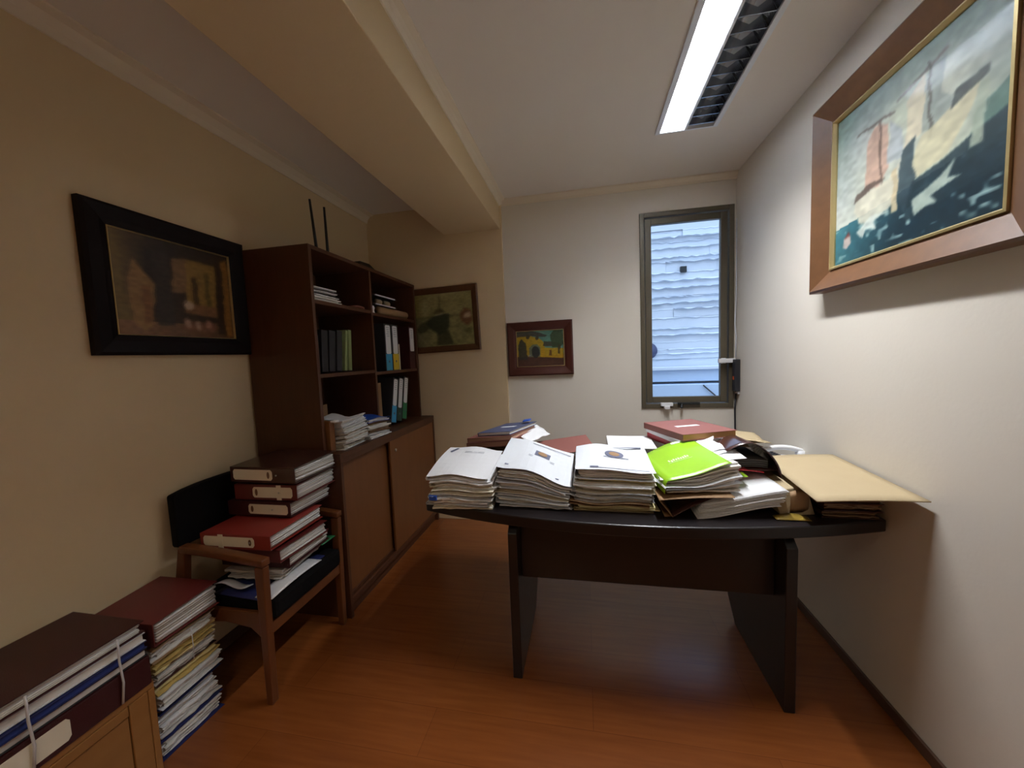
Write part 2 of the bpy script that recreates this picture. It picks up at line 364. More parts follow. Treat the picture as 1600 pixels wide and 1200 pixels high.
def picture(label, loc, rotz, w_, h_, bw, dep, m, art, tilt=0, liner=None, prof=None, gain=1., blur=.007):
    mt = Matrix.Translation(loc) @ Matrix.Rotation(rotz, 4, 'Z') @ Matrix.Rotation(tilt, 4, 'Y')
    t_ = thing('framed_painting', label, 'painting', mtx=mt)
    prof = prof or [(0, .002), (0, dep*.8), (bw*.15, dep), (bw*.7, dep*.75), (bw, dep*.5), (bw, .002)]
    frame(MB().use(m), w_, h_, bw, prof).build('frame', t_)
    li = 0
    if liner:
        li = liner; frame(MB().use('gold'), w_-2*bw, h_-2*bw, li, [(0, .004), (0, dep*.5+.004), (li*.5, dep*.5+.006), (li, dep*.35), (li, .004)]).build('liner', t_)
    bg, shapes = art
    cv = canvas('canvas', w_-2*bw-2*li+.002, h_-2*bw-2*li+.002, bg, shapes, t_, gain=gain, blur=blur, loc=(0, -.012, 0))
    return t_
def mixc(a, b, t_): t_ = max(0, min(1, t_)); return tuple(x+(y-x)*t_ for x, y in zip(a, b))
def ell(cx, cy, rx, ry, n=20, a=0): return [(cx+rx*math.cos(2*math.pi*i/n)*math.cos(a)-ry*math.sin(2*math.pi*i/n)*math.sin(a), cy+rx*math.cos(2*math.pi*i/n)*math.sin(a)+ry*math.sin(2*math.pi*i/n)*math.cos(a)) for i in range(n)]
# sea piece on the right wall (seen from -x side): u runs from far (left in view) to near
def bg_sea(u, v):
    hz = .25+.10*u
    if v > hz:
        c = mixc((196, 204, 178), (186, 190, 184), vnoise(u*4, v*4, 1)*1.3); c = mixc(c, (120, 158, 150), (.28-u)*3*(v-.3)); c = mixc(c, (104, 132, 122), (v-.80)*3+.2*vnoise(u*6, v*6, 9)); return mixc(c, (128, 148, 140), (u-.75)*2.5)
    c = mixc((62, 118, 128), (24, 46, 56), u*1.8+.2-(v/hz)*.3); n = vnoise(u*22, v*38, 2)
    return mixc(c, (150, 178, 176), (n-.72)*3.5)
sea = (bg_sea, [
    ([(.24, .42), (.26, .72), (.31, .78), (.39, .74), (.41, .48), (.34, .40)], (196, 160, 140)),
    ([(.40, .50), (.41, .74), (.48, .66), (.50, .50)], (170, 178, 180)),
    ([(.50, .52), (.52, .78), (.60, .86), (.64, .72), (.62, .56)], (210, 200, 172)),
    ([(.60, .56), (.62, .86), (.72, .92), (.70, .70), (.78, .60), (.74, .54)], (148, 158, 150)),
    ([(.16, .80), (.17, .81), (.44, .79), (.45, .77), (.28, .785)], (112, 104, 96)),
    ([(.44, .84), (.72, .90), (.73, .885), (.45, .82)], (130, 128, 118)),
    ([(.33, .78), (.345, .78), (.37, .40), (.355, .40)], (110, 92, 82)),
    ([(.62, .90), (.633, .90), (.66, .50), (.64, .50)], (96, 96, 88)),
    ([(.16, .32), (.19, .40), (.42, .41), (.53, .52), (.50, .36), (.43, .24), (.30, .20), (.20, .23)], (206, 202, 180)),
    ([(.16, .37), (.18, .43), (.26, .45), (.40, .43), (.26, .40)], (92, 78, 70)),
    ([(.47, .30), (.50, .54), (.57, .56), (.58, .30), (.52, .16)], (52, 70, 78)),
    ([(.44, .20), (.44, .44), (.47, .45), (.48, .20)], (198, 182, 146)),
    ([(.56, .42), (.60, .54), (.80, .62), (.88, .66), (.84, .52), (.74, .38), (.58, .34)], (202, 196, 162)),
    ([(.74, .58), (.76, .66), (.90, .68), (.90, .64)], (70, 78, 76)),
    ([(.82, .30), (.86, .50), (1.01, .58), (1.01, .30)], (84, 116, 106)), ([(.56, .33), (.70, .36), (.84, .40), (1.01, .46), (1.01, .20), (.52, .12)], (34, 54, 62)),
    ([(.84, .34), (.86, .62), (.90, .62), (.89, .34)], (168, 180, 160)),
    ([(.56, .22), (.66, .26), (.78, .34), (.74, .26), (.80, .24), (.66, .20), (.70, .16), (.58, .14)], (178, 192, 178)),
    ([(.18, .18), (.30, .24), (.42, .22), (.32, .20), (.34, .15), (.26, .17), (.24, .13)], (198, 206, 196)),
    ([(.07, .10), (.08, .17), (.13, .18), (.14, .12), (.10, .09)], (190, 170, 160)),
    ([(.08, .16), (.12, .20), (.13, .17)], (120, 60, 56)),
])
picture('large gilt-lined walnut painting of sailing boats on the right wall', (XR-.001, 1.592, 2.062), R(-90), .905, .815, .092, .05, 'frambig', sea, liner=.014,
        prof=[(0, .002), (0, .056), (.010, .062), (.08, .026), (.092, .020), (.092, .002)])
# courtyard scene on the left wall
def bg_court(u, v):
    c = mixc((58, 42, 28), (40, 30, 22), vnoise(u*5, v*5, 1)); c = mixc(c, (104, 84, 46), (.22-u)*5+vnoise(u*8, v*8, 2)*.4)
    if v < .14: c = mixc((120, 88, 62), (86, 58, 36), u)
    return c
court = (bg_court, [
    ([(.12, .12), (.10, .55), (.16, .76), (.26, .60), (.30, .52), (.26, .10), (.20, .04)], (134, 100, 58)),
    ([(.20, .12), (.20, .50), (.26, .50), (.28, .14)], (112, 76, 44)),
    ([(.30, .10), (.30, .86), (.42, .90), (.44, .12)], (52, 42, 36)),
    ([(.44, .46), (.46, .84), (.58, .86), (.60, .50)], (122, 92, 60)),
    ([(.56, .36), (.58, .86), (.86, .84), (.84, .36)], (134, 104, 50)),
    ([(.62, .36), (.62, .66), (.66, .68), (.67, .36)], (62, 44, 22)), ([(.74, .36), (.74, .74), (.78, .74), (.79, .36)], (84, 70, 32)),
    ([(.54, .26), (.56, .38), (.86, .36), (.84, .24)], (120, 84, 52)), (ell(.57, .35, .045, .055), (176, 152, 128)),
    ([(.50, .08), (.52, .18), (.84, .17), (.80, .06)], (112, 76, 56)), (ell(.55, .15, .03, .05), (158, 124, 104)), (ell(.64, .13, .025, .05), (160, 130, 110)), (ell(.74, .15, .03, .05), (152, 110, 90)),
    ([(.92, .02), (.92, .92), (.99, .96), (.99, .02)], (132, 92, 44)), ([(.84, .04), (.86, .90), (.92, .90), (.92, .04)], (48, 32, 18))])
picture('black-framed dark brown courtyard painting on the left wall', (XL+.001, 1.428, 1.780), R(90), .675, .590, .082, .035, 'frameb', court, liner=.004, gain=1.25, blur=.016)
# ship painting, back wall behind the bookcase
def bg_ship(u, v):
    c = mixc((118, 112, 70), (142, 134, 92), vnoise(u*6, v*5, 1)); 
    if v < .56: c = mixc((104, 100, 64), (128, 122, 78), vnoise(u*12, v*14, 3)*1.2); c = mixc(c, (86, 80, 66), (.3-u)*2)
    return mixc(c, (104, 92, 44), (.18-u)*4 if v > .56 else 0)
ship = (bg_ship, [
    ([(.0, .54), (.0, .57), (.99, .60), (.99, .57)], (92, 88, 56)), ([(.03, .34), (.10, .46), (.26, .52), (.34, .40), (.20, .30), (.08, .26)], (56, 58, 40)),
    ([(.36, .02), (.38, .24), (.58, .30), (.62, .12), (.64, .02)], (58, 60, 42)), ([(.20, .44), (.24, .52), (.34, .58), (.50, .62), (.60, .60), (.60, .42), (.54, .26), (.40, .22), (.28, .32)], (42, 48, 36)),
    ([(.34, .62), (.36, .70), (.46, .72), (.52, .64)], (74, 66, 44)), ([(.36, .60), (.50, .63), (.50, .61), (.36, .58)], (150, 146, 120)),
    ([(.43, .70), (.44, .94), (.455, .94), (.46, .70)], (86, 80, 54)), ([(.34, .80), (.34, .81), (.55, .86), (.55, .85)], (104, 98, 62)),
    ([(.80, .44), (.78, .58), (.86, .70), (.96, .66), (.99, .44), (.90, .36)], (100, 66, 44)), ([(.84, .50), (.86, .58), (.94, .62), (.97, .54), (.92, .50)], (172, 148, 126)),
    ([(.84, .24), (.88, .32), (.97, .30), (.96, .20)], (84, 80, 50)), ([(.62, .54), (.62, .56), (.80, .60), (.80, .58)], (96, 92, 60))])
picture('brown-framed painting of a dark ship half hidden behind the bookcase', (-1.165, YB-.031, 1.748), 0, .625, .545, .052, .030, 'framebr', ship, tilt=R(-1.6), blur=.022, gain=1.25)
# yellow house painting
def bg_house(u, v):
    if v < .30: return mixc((78, 52, 44), (66, 42, 34), vnoise(u*10, v*10, 1))
    return mixc((84, 130, 118), (110, 150, 140), vnoise(u*4, v*4, 2))
house = (bg_house, [
    ([(.0, .28), (.0, .88), (.30, .86), (.50, .78), (.60, .62), (.60, .24)], (176, 138, 26)), ([(.50, .26), (.52, .52), (.99, .48), (.99, .20)], (180, 140, 28)),
    ([(.0, .84), (.0, 1.01), (.34, 1.01), (.66, .86), (.60, .82), (.30, .86)], (60, 56, 52)), ([(.56, .56), (.58, .70), (.90, .66), (.90, .54)], (62, 56, 46)),
    ([(.26, .26), (.26, .52), (.34, .62), (.44, .62), (.51, .52), (.50, .26)], (92, 104, 96)), (ell(.40, .40, .09, .17), (34, 38, 42)),
    ([(.04, .18), (.02, .60), (.10, .80), (.20, .66), (.22, .20)], (44, 48, 46)), (ell(.24, .84, .04, .07), (56, 50, 42)), (ell(.44, .80, .04, .06), (56, 50, 42)),
    ([(.76, .52), (.72, .86), (.80, .99), (.98, .99), (.99, .60), (.90, .50)], (50, 66, 44)), ([(.88, .34), (.88, .58), (.93, .58), (.92, .32)], (62, 50, 34)), ([(.68, .30), (.70, .44), (.74, .44), (.74, .29)], (86, 52, 30)),
    ([(.22, .30), (.30, .33), (.30, .31), (.24, .28)], (140, 150, 160))])
picture('small mahogany-framed painting of a yellow house left of the window', (-.354, YB-.001, 1.471), 0, .535, .440, .072, .034, 'frammah', house, tilt=R(-.4), liner=.005)

# ------------------------------------------------------------------ bookcase with sliding-door base
bk = thing('bookcase', 'tall reddish-brown open bookcase on a sliding-door cabinet base along the left wall', 'bookcase', (XL, 1.758, 0))
Y0, Y1 = 1.758, 3.035; HX = -1.395; BXF = -1.30; BT = .93; HT = 2.045; XW = XL+.016
def BK(mb, name, bevel=.0015): o = mb.build(name, bk, bevel); o.location = (-XL, -1.758, 0); return o
BK(MB().use('wood').prism([(XW, 0), (BXF, 0), (BXF, BT), (HX, BT+.001), (HX, HT), (XW, HT)], Y0, Y0+.022, 'y'), 'side_panel')
BK(MB().use('wood').box(XW, BXF, Y1-.022, Y1, 0, BT-.026), 'side_panel')
HY1 = 3.0
BK(MB().use('wood').box(XW, HX, HY1-.022, HY1, BT, HT), 'side_panel')
BK(MB().use('wood').box(XW, BXF, Y0+.022, Y1, BT-.025, BT), 'countertop')
BK(MB().use('wood').box(XW, HX, Y0+.022, HY1-.022, HT-.022, HT), 'top_panel')
BK(MB().use('wood').box(XW, XW+.008, Y0+.022, HY1-.022, BT, HT-.022), 'back_panel')
BK(MB().use('wood').box(XW, BXF-.03, Y0+.022, Y1-.022, .0, .10).box(XW, BXF-.03, Y0+.022, Y1-.022, .10, .12), 'plinth')
YD = 2.335
BK(MB().use('wood').box(XW+.008, HX-.005, YD-.010, YD+.010, BT, HT-.022), 'divider')
SH = {'l2': 1.762, 'l1': 1.362, 'r2': 1.752, 'r1': 1.345}
for k, z in SH.items():
    a_, b_ = (Y0+.022, YD-.010) if k[0] == 'l' else (YD+.010, HY1-.022)
    BK(MB().use('wood').box(XW+.008, HX-.008, a_, b_, z-.020, z), 'shelf')
BK(MB().use('wood').box(BXF-.018, BXF-.002, Y0+.022, Y1-.022, .875, BT-.025), 'door_track')
BK(MB().use('wood').box(BXF-.018, BXF-.002, Y0+.022, Y1-.022, .07, .105), 'door_track')
BK(MB().use('wood2').box(BXF-.052, BXF-.038, Y0+.024, 2.34, .106, .874), 'sliding_door')
o = BK(MB().use('wood2').box(BXF-.018, BXF-.004, 2.285, Y1-.024, .106, .874), 'sliding_door')
BK(MB().use('steel').tube([(BXF-.006, 2.355, .80), (BXF+.002, 2.355, .80)], .010, 12), 'lock').parent = o
for ob in bpy.data.objects:
    if ob.name.startswith('lock'): ob.location = (0, 0, 0)

# ------------------------------------------------------------------ paper stacks
PAL = {'white': [(.78, .78, .80), (.70, .70, .71), (.74, .73, .70), (.62, .61, .59)], 'cream': [(.70, .66, .56), (.66, .61, .50), (.74, .71, .64), (.58, .54, .45)],
       'grey': [(.66, .63, .59), (.70, .67, .63), (.60, .57, .53), (.74, .73, .71)], 'yellow': [(.68, .62, .34), (.62, .56, .30), (.72, .68, .46), (.52, .46, .26)],
       'gold': [(.66, .50, .18), (.58, .42, .14), (.70, .58, .28), (.44, .33, .12)], 'brown': [(.20, .11, .06), (.28, .17, .10), (.16, .08, .05), (.34, .24, .16)]}
def stack(origin, rot, w_, d, files, tx=0, ty=0, seed=0, jit=.015, group=None, wave=.3, bow=0, sw=1., nm='paper_file'):
    """files bottom to top: dict(h, pal, cover, label). Surfaces are summed so that no two files meet."""
    rnd = random.Random(seed); out = []
    NX, NY = 10, 8; H = sum(f['h'] for f in files)
    cum = [[0.0]*(NX+1) for _ in range(NY+1)]
    mt = Matrix.Translation(origin) @ Matrix.Rotation(rot, 4, 'Z')
    base = 0
    for fi, f in enumerate(files):
        fm = mt @ Matrix.Translation((0, 0, base)); nl = max(2, int(f['h']/.0065)); jx, jy = rnd.uniform(-jit, jit)+f.get('dx', 0), rnd.uniform(-jit, jit)+f.get('dy', 0); jr = rnd.uniform(-.05, .05)+f.get('dr', 0)
        def grid(cum_, wx, wy, ox, oy, ro, eps, edge=None):
            P = []
            for j in range(NY+1):
                row = []
                for i in range(NX+1):
                    u, v = i/NX*2-1, j/NY*2-1; x, y = u*wx/2, v*wy/2
                    if edge: x += edge[0][j]*max(0, abs(u)-.7)*3*(1 if u > 0 else -1); y += edge[1][i]*max(0, abs(v)-.7)*3*(1 if v > 0 else -1)
                    X = x*math.cos(ro)-y*math.sin(ro)+ox; Y = x*math.sin(ro)+y*math.cos(ro)+oy
                    gu = min(max((X/(w_/2)+1)/2*NX, 0), NX-.001); gv = min(max((Y/(d/2)+1)/2*NY, 0), NY-.001); a, b = int(gu), int(gv); fu, fv = gu-a, gv-b
                    z = (cum_[b][a]*(1-fu)+cum_[b][a+1]*fu)*(1-fv)+(cum_[b+1][a]*(1-fu)+cum_[b+1][a+1]*fu)*fv
                    row.append((X, Y, z-base+eps))
                P.append(row)
            return P
        def slab(mb, A, B):
            W_ = NX+1; vs = [p for r_ in A for p in r_]+[p for r_ in B for p in r_]; k = len(vs)//2; fs = []
            for j in range(NY):
                for i in range(NX): a = j*W_+i; fs.append((k+a, k+a+1, k+a+W_+1, k+a+W_)); fs.append((a+W_, a+W_+1, a+1, a))
            for i in range(NX): a = NY*W_+i; fs.append((i, i+1, k+i+1, k+i)); fs.append((k+a, k+a+1, a+1, a))
            for j in range(NY): a = j*W_; fs.append((k+a, k+a+W_, a+W_, a)); a += NX; fs.append((a, a+W_, k+a+W_, k+a))
            mb.add(vs, fs)
        def nextcum(c_, th, wv):
            p1, p2, p3, p4 = [rnd.uniform(0, 6.28) for _ in range(4)]; fx, fy = rnd.uniform(1.0, 2.6), rnd.uniform(.8, 2.2)
            return [[c_[j][i]+th*(1+wv*math.sin(fx*(i/NX*2-1)*1.6+p1)*math.cos(fy*(j/NY*2-1)+p2)+wv*.5*math.sin(3.1*(i/NX*2-1)+p3)+tx*(i/NX*2-1)+ty*(j/NY*2-1)-bow*((i/NX*2-1)**2)) for i in range(NX+1)] for j in range(NY+1)]
        name = f.get('name', nm); cov = f.get('cover'); root = None
        pg = MB().use('paper'); pal = PAL[f['pal']]; c0 = cum; cur = cum
        if cov: cur = nextcum(cur, .0016, 0)
        for li in range(nl):
            nx_ = nextcum(cur, (f['h']-(.0032 if cov else 0))/nl, wave)
            s_ = rnd.uniform(.93, 1.0)*(.945 if cov else 1); lj = .009
            edge = ([rnd.uniform(-.006, .006) for _ in range(NY+1)], [rnd.uniform(-.006, .006) for _ in range(NX+1)])
            ox, oy, ro = jx+rnd.uniform(-lj, lj), jy+rnd.uniform(-lj, lj), jr+rnd.uniform(-.02, .02)
            pg.col = rnd.choice(pal)
            gap = .0009
            slab(pg, grid(cur, w_*s_*sw, d*s_, ox, oy, ro, gap, edge), grid(nx_, w_*s_*sw, d*s_, ox, oy, ro, -gap, edge)); cur = nx_
        if cov:
            top = nextcum(cur, .0016, 0); cm = MB().use(cov); cw, cdp = w_*sw, d
            A0, A1 = grid(c0, cw, cdp, jx, jy, jr, .0003), grid(nextcum(c0, .0012, 0), cw, cdp, jx, jy, jr, .0003)
            B0, B1 = grid(cur, cw, cdp, jx, jy, jr, .0002), grid(top, cw, cdp, jx, jy, jr, -.0001)
            slab(cm, A0, A1); slab(cm, B0, B1)
            vs = []; 
            for j in range(NY+1):                         # folded spine at the left edge
                a, b = A0[j][0], B1[j][0]; vs += [a, (a[0]-.004, a[1], (a[2]+b[2])/2), b, (b[0]+.0012, b[1], b[2]), ((a[0]-.0025), a[1], (a[2]+b[2])/2), (a[0]+.0012, a[1], a[2])]
            fs = [(j*6+k, j*6+(k+1) % 6, j*6+6+(k+1) % 6, j*6+6+k) for j in range(NY) for k in range(6)]
            cm.add(vs, fs); cur = top
            root = cm.build(name, mtx=fm); pg.build('pages', root)
        else: root = pg.build(name, mtx=fm)
        tag(root, f['label'], f.get('cat', 'file'), f.get('group', group))
        f['obj'] = root; f['jr'] = jr; f['jx'] = jx; f['jy'] = jy; f['base'] = base; out.append(root)
        cum = cur; base_next = min(min(r_) for r_ in cum); f['top'] = cum
        base = base_next if base_next > 0 else base
    def topz(x, y):                                        # world z of the top surface at local x,y
        gu = min(max((x/(w_/2)+1)/2*NX, 0), NX-.001); gv = min(max((y/(d/2)+1)/2*NY, 0), NY-.001); a, b = int(gu), int(gv); fu, fv = gu-a, gv-b
        return origin[2]+(cum[b][a]*(1-fu)+cum[b][a+1]*fu)*(1-fv)+(cum[b+1][a]*(1-fu)+cum[b+1][a+1]*fu)*fv
    return out, mt, topz, files
ORD = ['top', 'second from the top', 'third from the top', 'fourth from the top', 'fifth from the top', 'sixth from the top', 'seventh from the top', 'eighth from the top', 'ninth from the top', 'tenth from the top', 'eleventh from the top', 'twelfth from the top']
def mk(spec, where, word='file'):
    """spec bottom to top: (height, palette, cover, colour word)"""
    n = len(spec); L = []
    for i, s_ in enumerate(spec):
        k = n-1-i; d_ = dict(h=s_[0], pal=s_[1], cover=s_[2], label=f'{s_[3]} {word}, {ORD[k]} in {where}' if k else f'{s_[3]} {word} on top of {where}')
        if len(s_) > 4: d_.update(s_[4])
        L.append(d_)
    return L
def on_top(mb, name, parent, mt, z_off=.0):
    return mb

# ------------------------------------------------------------------ desk
TT = .75
dk = thing('office_desk', 'dark wenge desk with bowed front edge and panel legs, loaded with paper stacks', 'desk', (.2, 1.9, 0))
def DK(mb, name, bevel=.003): o = mb.build(name, dk, bevel); o.location = (-.2, -1.9, 0); return o
xs = [-.755+(1.105+.755)*i/40 for i in range(41)]
pts = [(x, 1.455+.155*((x-.19)/.93)**2) for x in xs]+[(1.105, 2.40), (-.70, 2.40)]
DK(MB().use('dark').prism(pts, TT-.048, TT), 'desktop', .006)
for x0, x1 in ((-.342, -.302), (.727, .767)):
    DK(MB().use('dark').prism([(1.515, 0), (2.00, 0), (2.10, .10), (2.10, TT-.049), (1.56, TT-.049), (1.515, TT-.09)], x0, x1, 'x'), 'leg')
DK(MB().use('dark').box(-.301, .726, 1.60, 1.625, .42, TT-.049), 'modesty_panel')

# left stack
G1 = 'paper files in the leftmost desk stack'
w1 = 'the leftmost desk stack'
files = mk([(.018, 'cream', None, 'cream'), (.015, 'white', 'whiteg', 'off-white'), (.022, 'grey', None, 'grey-edged'), (.020, 'white', 'whiteg', 'white'), (.022, 'cream', 'cream', 'cream'), (.015, 'white', None, 'loose white'), (.020, 'grey', 'cream', 'beige'), (.016, 'white', None, 'loose white'), (.020, 'cream', 'whiteg', 'grey-white')], w1)
files[-1]['label'] = 'thin white file with a blank white top page on the leftmost desk stack'; files[-1]['cover'] = 'white'
ob, mt, tz, fl = stack((-.560, 1.705, TT+.0008), R(2), .285, .35, files, tx=-.03, ty=.12, seed=11, group=G1)
# blue clip sticking out of the front of the stack
def clip(x, y, z):
    c_ = thing('binder_clip', 'blue clip on the lower left front of the leftmost desk stack', 'clip', (x, y, z))
    MB().use('bluep').box(-.018, .018, -.006, .002, -.010, .012).build('body', c_, .002)
    MB().use('steel').tube([(-.012, -.006, .010), (-.014, -.018, .013), (.006, -.018, .013), (.004, -.006, .010)], .0012, 6).build('wire_handle', c_)
clip(-.675, 1.520, .805)

def flat_mark(parent, mt, tz, pts, m, name, lift=.003):
    """thin printed patch following the top of a stack, given in stack-local coordinates"""
    q = mt @ Vector((0, 0, 0)); vs = []
    for x, y in pts: p = mt @ Vector((x, y, 0)); vs.append((p.x, p.y, tz(x, y)+lift))
    n = len(vs); mb = MB().use(m); mb.add(vs+[(a, b, c-.0006) for a, b, c in vs], [tuple(range(n)), tuple(range(n, 2*n))[::-1]]+[(i, (i+1) % n, n+(i+1) % n, n+i) for i in range(n)])
    o = mb.build(name); o.parent = parent; o.matrix_parent_inverse = parent.matrix_basis.inverted(); return o
def rect(x0, x1, y0, y1): return [(x0, y0), (x1, y0), (x1, y1), (x0, y1)]
flat_mark(ob[-1], mt, tz, [(-.130, .11), (-.118, .10), (-.095, .16), (-.108, .165)], 'ink', 'printed_strip')
for k in range(2): flat_mark(ob[-1], mt, tz, rect(-.05, .05, .115-k*.012, .1165-k*.012), 'ink', 'printed_line')

# second stack: tilting to the right
w2 = 'the second desk stack from left'
files = mk([(.020, 'white', None, 'loose white'), (.024, 'grey', 'whiteg', 'grey'), (.020, 'white', 'whiteg', 'white-paged'), (.026, 'cream', 'cream', 'thick cream'), (.022, 'grey', 'whiteg', 'beige-paged'), (.018, 'white', None, 'curling white'), (.052, 'white', 'whiteg', 'white')], w2)
files[-1].update(label='fat white binder with a small printed emblem topping the second desk stack', name='ring_binder', cat='binder')
ob2, mt2, tz2, _ = stack((-.235, 1.745, TT+.0008), R(-3), .325, .345, files, tx=-.22, ty=.12, seed=5, group='paper files in the second desk stack', wave=.4)
flat_mark(ob2[-1], mt2, tz2, rect(-.12, .12, -.145, -.135), 'ink', 'printed_strip'); flat_mark(ob2[-1], mt2, tz2, rect(-.04, .15, .13, .134), 'ink', 'printed_strip')
flat_mark(ob2[-1], mt2, tz2, rect(-.01, .06, .00, .055), 'ink', 'emblem', .0030); flat_mark(ob2[-1], mt2, tz2, ell(.025, .028, .022, .022), 'kraftd', 'emblem', .0042)
for k in range(2): flat_mark(ob2[-1], mt2, tz2, rect(-.035, .085, -.012-k*.012, -.0105-k*.012), 'ink', 'printed_line')

# third stack: yellow files at the bottom
w3 = 'the third desk stack from left'
files = mk([(.014, 'yellow', 'kraft', 'yellowish', dict(dx=.01)), (.018, 'yellow', None, 'pale yellow', dict(dx=.01)), (.012, 'brown', 'kraftd', 'brown-edged'), (.022, 'grey', 'whiteg', 'grey'), (.020, 'white', 'whiteg', 'white'), (.024, 'cream', 'cream', 'cream'), (.018, 'white', None, 'loose white'), (.020, 'yellow', 'cream', 'ivory'), (.042, 'grey', 'whiteg', 'white')], w3)
files[-1].update(label='white binder with an oval printed emblem topping the third desk stack', name='ring_binder', cat='binder')
ob3, mt3, tz3, _ = stack((.105, 1.745, TT+.0008), R(-1), .325, .345, files, tx=-.01, ty=.06, seed=21, group='paper files in the third desk stack', wave=.28)
flat_mark(ob3[-1], mt3, tz3, rect(-.09, -.055, -.16, -.145), 'ink', 'printed_strip'); flat_mark(ob3[-1], mt3, tz3, rect(-.06, .15, -.160, -.156), 'ink', 'printed_strip')
flat_mark(ob3[-1], mt3, tz3, [(.02, .135), (.15, .115), (.15, .135), (.03, .139)], 'ink', 'printed_strip')
flat_mark(ob3[-1], mt3, tz3, ell(.02, .03, .042, .050), 'ink', 'emblem', .0030); flat_mark(ob3[-1], mt3, tz3, ell(.02, .030, .024, .030), 'kraftd', 'emblem', .0042)
flat_mark(ob3[-1], mt3, tz3, rect(-.03, .08, -.022, -.016), 'slate', 'printed_line')

# ---- green folder heap (fourth stack)
# brown folder standing half open, its flap leaning down to the desk
def curved(name, fn, m, label, cat, nu=16, nv=8, th=.0015, group=None, parent=None):
    o = MB().use(m).sheet(fn, nu, nv, th).build(name)
    if parent: o.parent = parent
    else: tag(o, label, cat, group)
    return o
def lerp(a, b, t_): return tuple(x+(y-x)*t_ for x, y in zip(a, b))
def quad(p00, p10, p11, p01, bend=(0, 0, 0), bulge=0):
    def fn(u, v):
        p = lerp(lerp(p00, p10, u), lerp(p01, p11, u), v); s_ = math.sin(math.pi*u)*bulge
        return (p[0]+bend[0]*math.sin(math.pi*v), p[1]+bend[1]*math.sin(math.pi*v), p[2]+s_+bend[2]*math.sin(math.pi*v))
    return fn
bf = thing('brown_folder', 'worn brown card folder gaping open under the green folder heap', 'folder', (.40, 1.7, TT))
def local(o, root): o.parent = root; o.location = tuple(-q for q in root.location); return o
local(curved('lower_flap', quad((.30, 1.535, .758), (.345, 1.55, .756), (.345, 1.92, .756), (.30, 1.92, .758)), 'kraftd', '', '', parent=bf), bf)
local(curved('side_flap', quad((.278, 1.52, .828), (.330, 1.53, .758), (.330, 1.90, .758), (.278, 1.90, .828)), 'kraftd', '', '', parent=bf), bf)
local(curved('upper_flap', quad((.278, 1.52, .830), (.56, 1.54, .842), (.56, 1.90, .842), (.278, 1.90, .830), bulge=.004), 'kraftd', '', '', parent=bf), bf)
local(curved('inner_flap', quad((.332, 1.535, .758), (.50, 1.56, .835), (.50, 1.90, .835), (.332, 1.90, .758), bulge=.006), 'brownv', '', '', parent=bf), bf)
files = mk([(.022, 'grey', None, 'crumpled grey'), (.022, 'white', 'whiteg', 'curled white'), (.045, 'grey', None, 'thick creased grey')], 'the heap below the green folder', 'sheaf of papers')
for k, lab in enumerate(('crumpled grey sheaf of papers just above the brown open folder', 'curled white sheaf of papers mid-way in the green folder heap', 'thick creased sheaf of papers tucked inside the lime green folder')): files[k].update(label=lab, name='paper_sheaf', cat='papers')
files[0]['dx'] = .01; files[2]['dx'] = .012
ob4, mt4, tz4, _ = stack((.428, 1.735, .852), R(9), .30, .34, files, tx=.42, ty=.10, seed=9, wave=.45, bow=.12)
def g_fn(u, v):
    x = -.155+u*.262; y = -.175+v*.35
    if u < .12: q = 1-u/.12; zz = tz4_l(-.155+.12*.262, y)+.006-.055*q**1.6; x = -.155+.012*(1-q)**2+.018*u
    else: zz = tz4_l(x, y)+.006+.004*math.sin(math.pi*(u-.12))
    p = mt4 @ Vector((x, y, 0)); return (p.x, p.y, zz)
def tz4_l(x, y): return tz4(x, y)
gf = tag(MB().use('green').sheet(g_fn, 28, 10, .0015).build('green_folder'), 'bright lime green card folder on top of the fourth desk stack', 'folder')
def g_mark(x0, x1, y0, y1, name, m='inklight', n=6):
    vs = []; 
    for i in range(n+1):
        for y in (y0, y1):
            x = x0+(x1-x0)*i/n; p = mt4 @ Vector((x, y, 0)); vs.append((p.x, p.y, tz4(x, y)+.0065+.004*math.sin(math.pi*((x+.155)/.262-.12))+.0012))
    MB().use(m).add(vs, [(2*i, 2*i+2, 2*i+3, 2*i+1) for i in range(n)]).build(name, gf)
rnd = random.Random(2)
for k in range(9): g_mark(-.075+k*.010, -.069+k*.010, -.012+rnd.uniform(-.004, .003), .004+rnd.uniform(-.003, .006), 'lettering', n=1)
g_mark(-.08, .02, -.022, -.020, 'lettering'); g_mark(-.005, .035, .145, .165, 'lettering', 'white', 2)
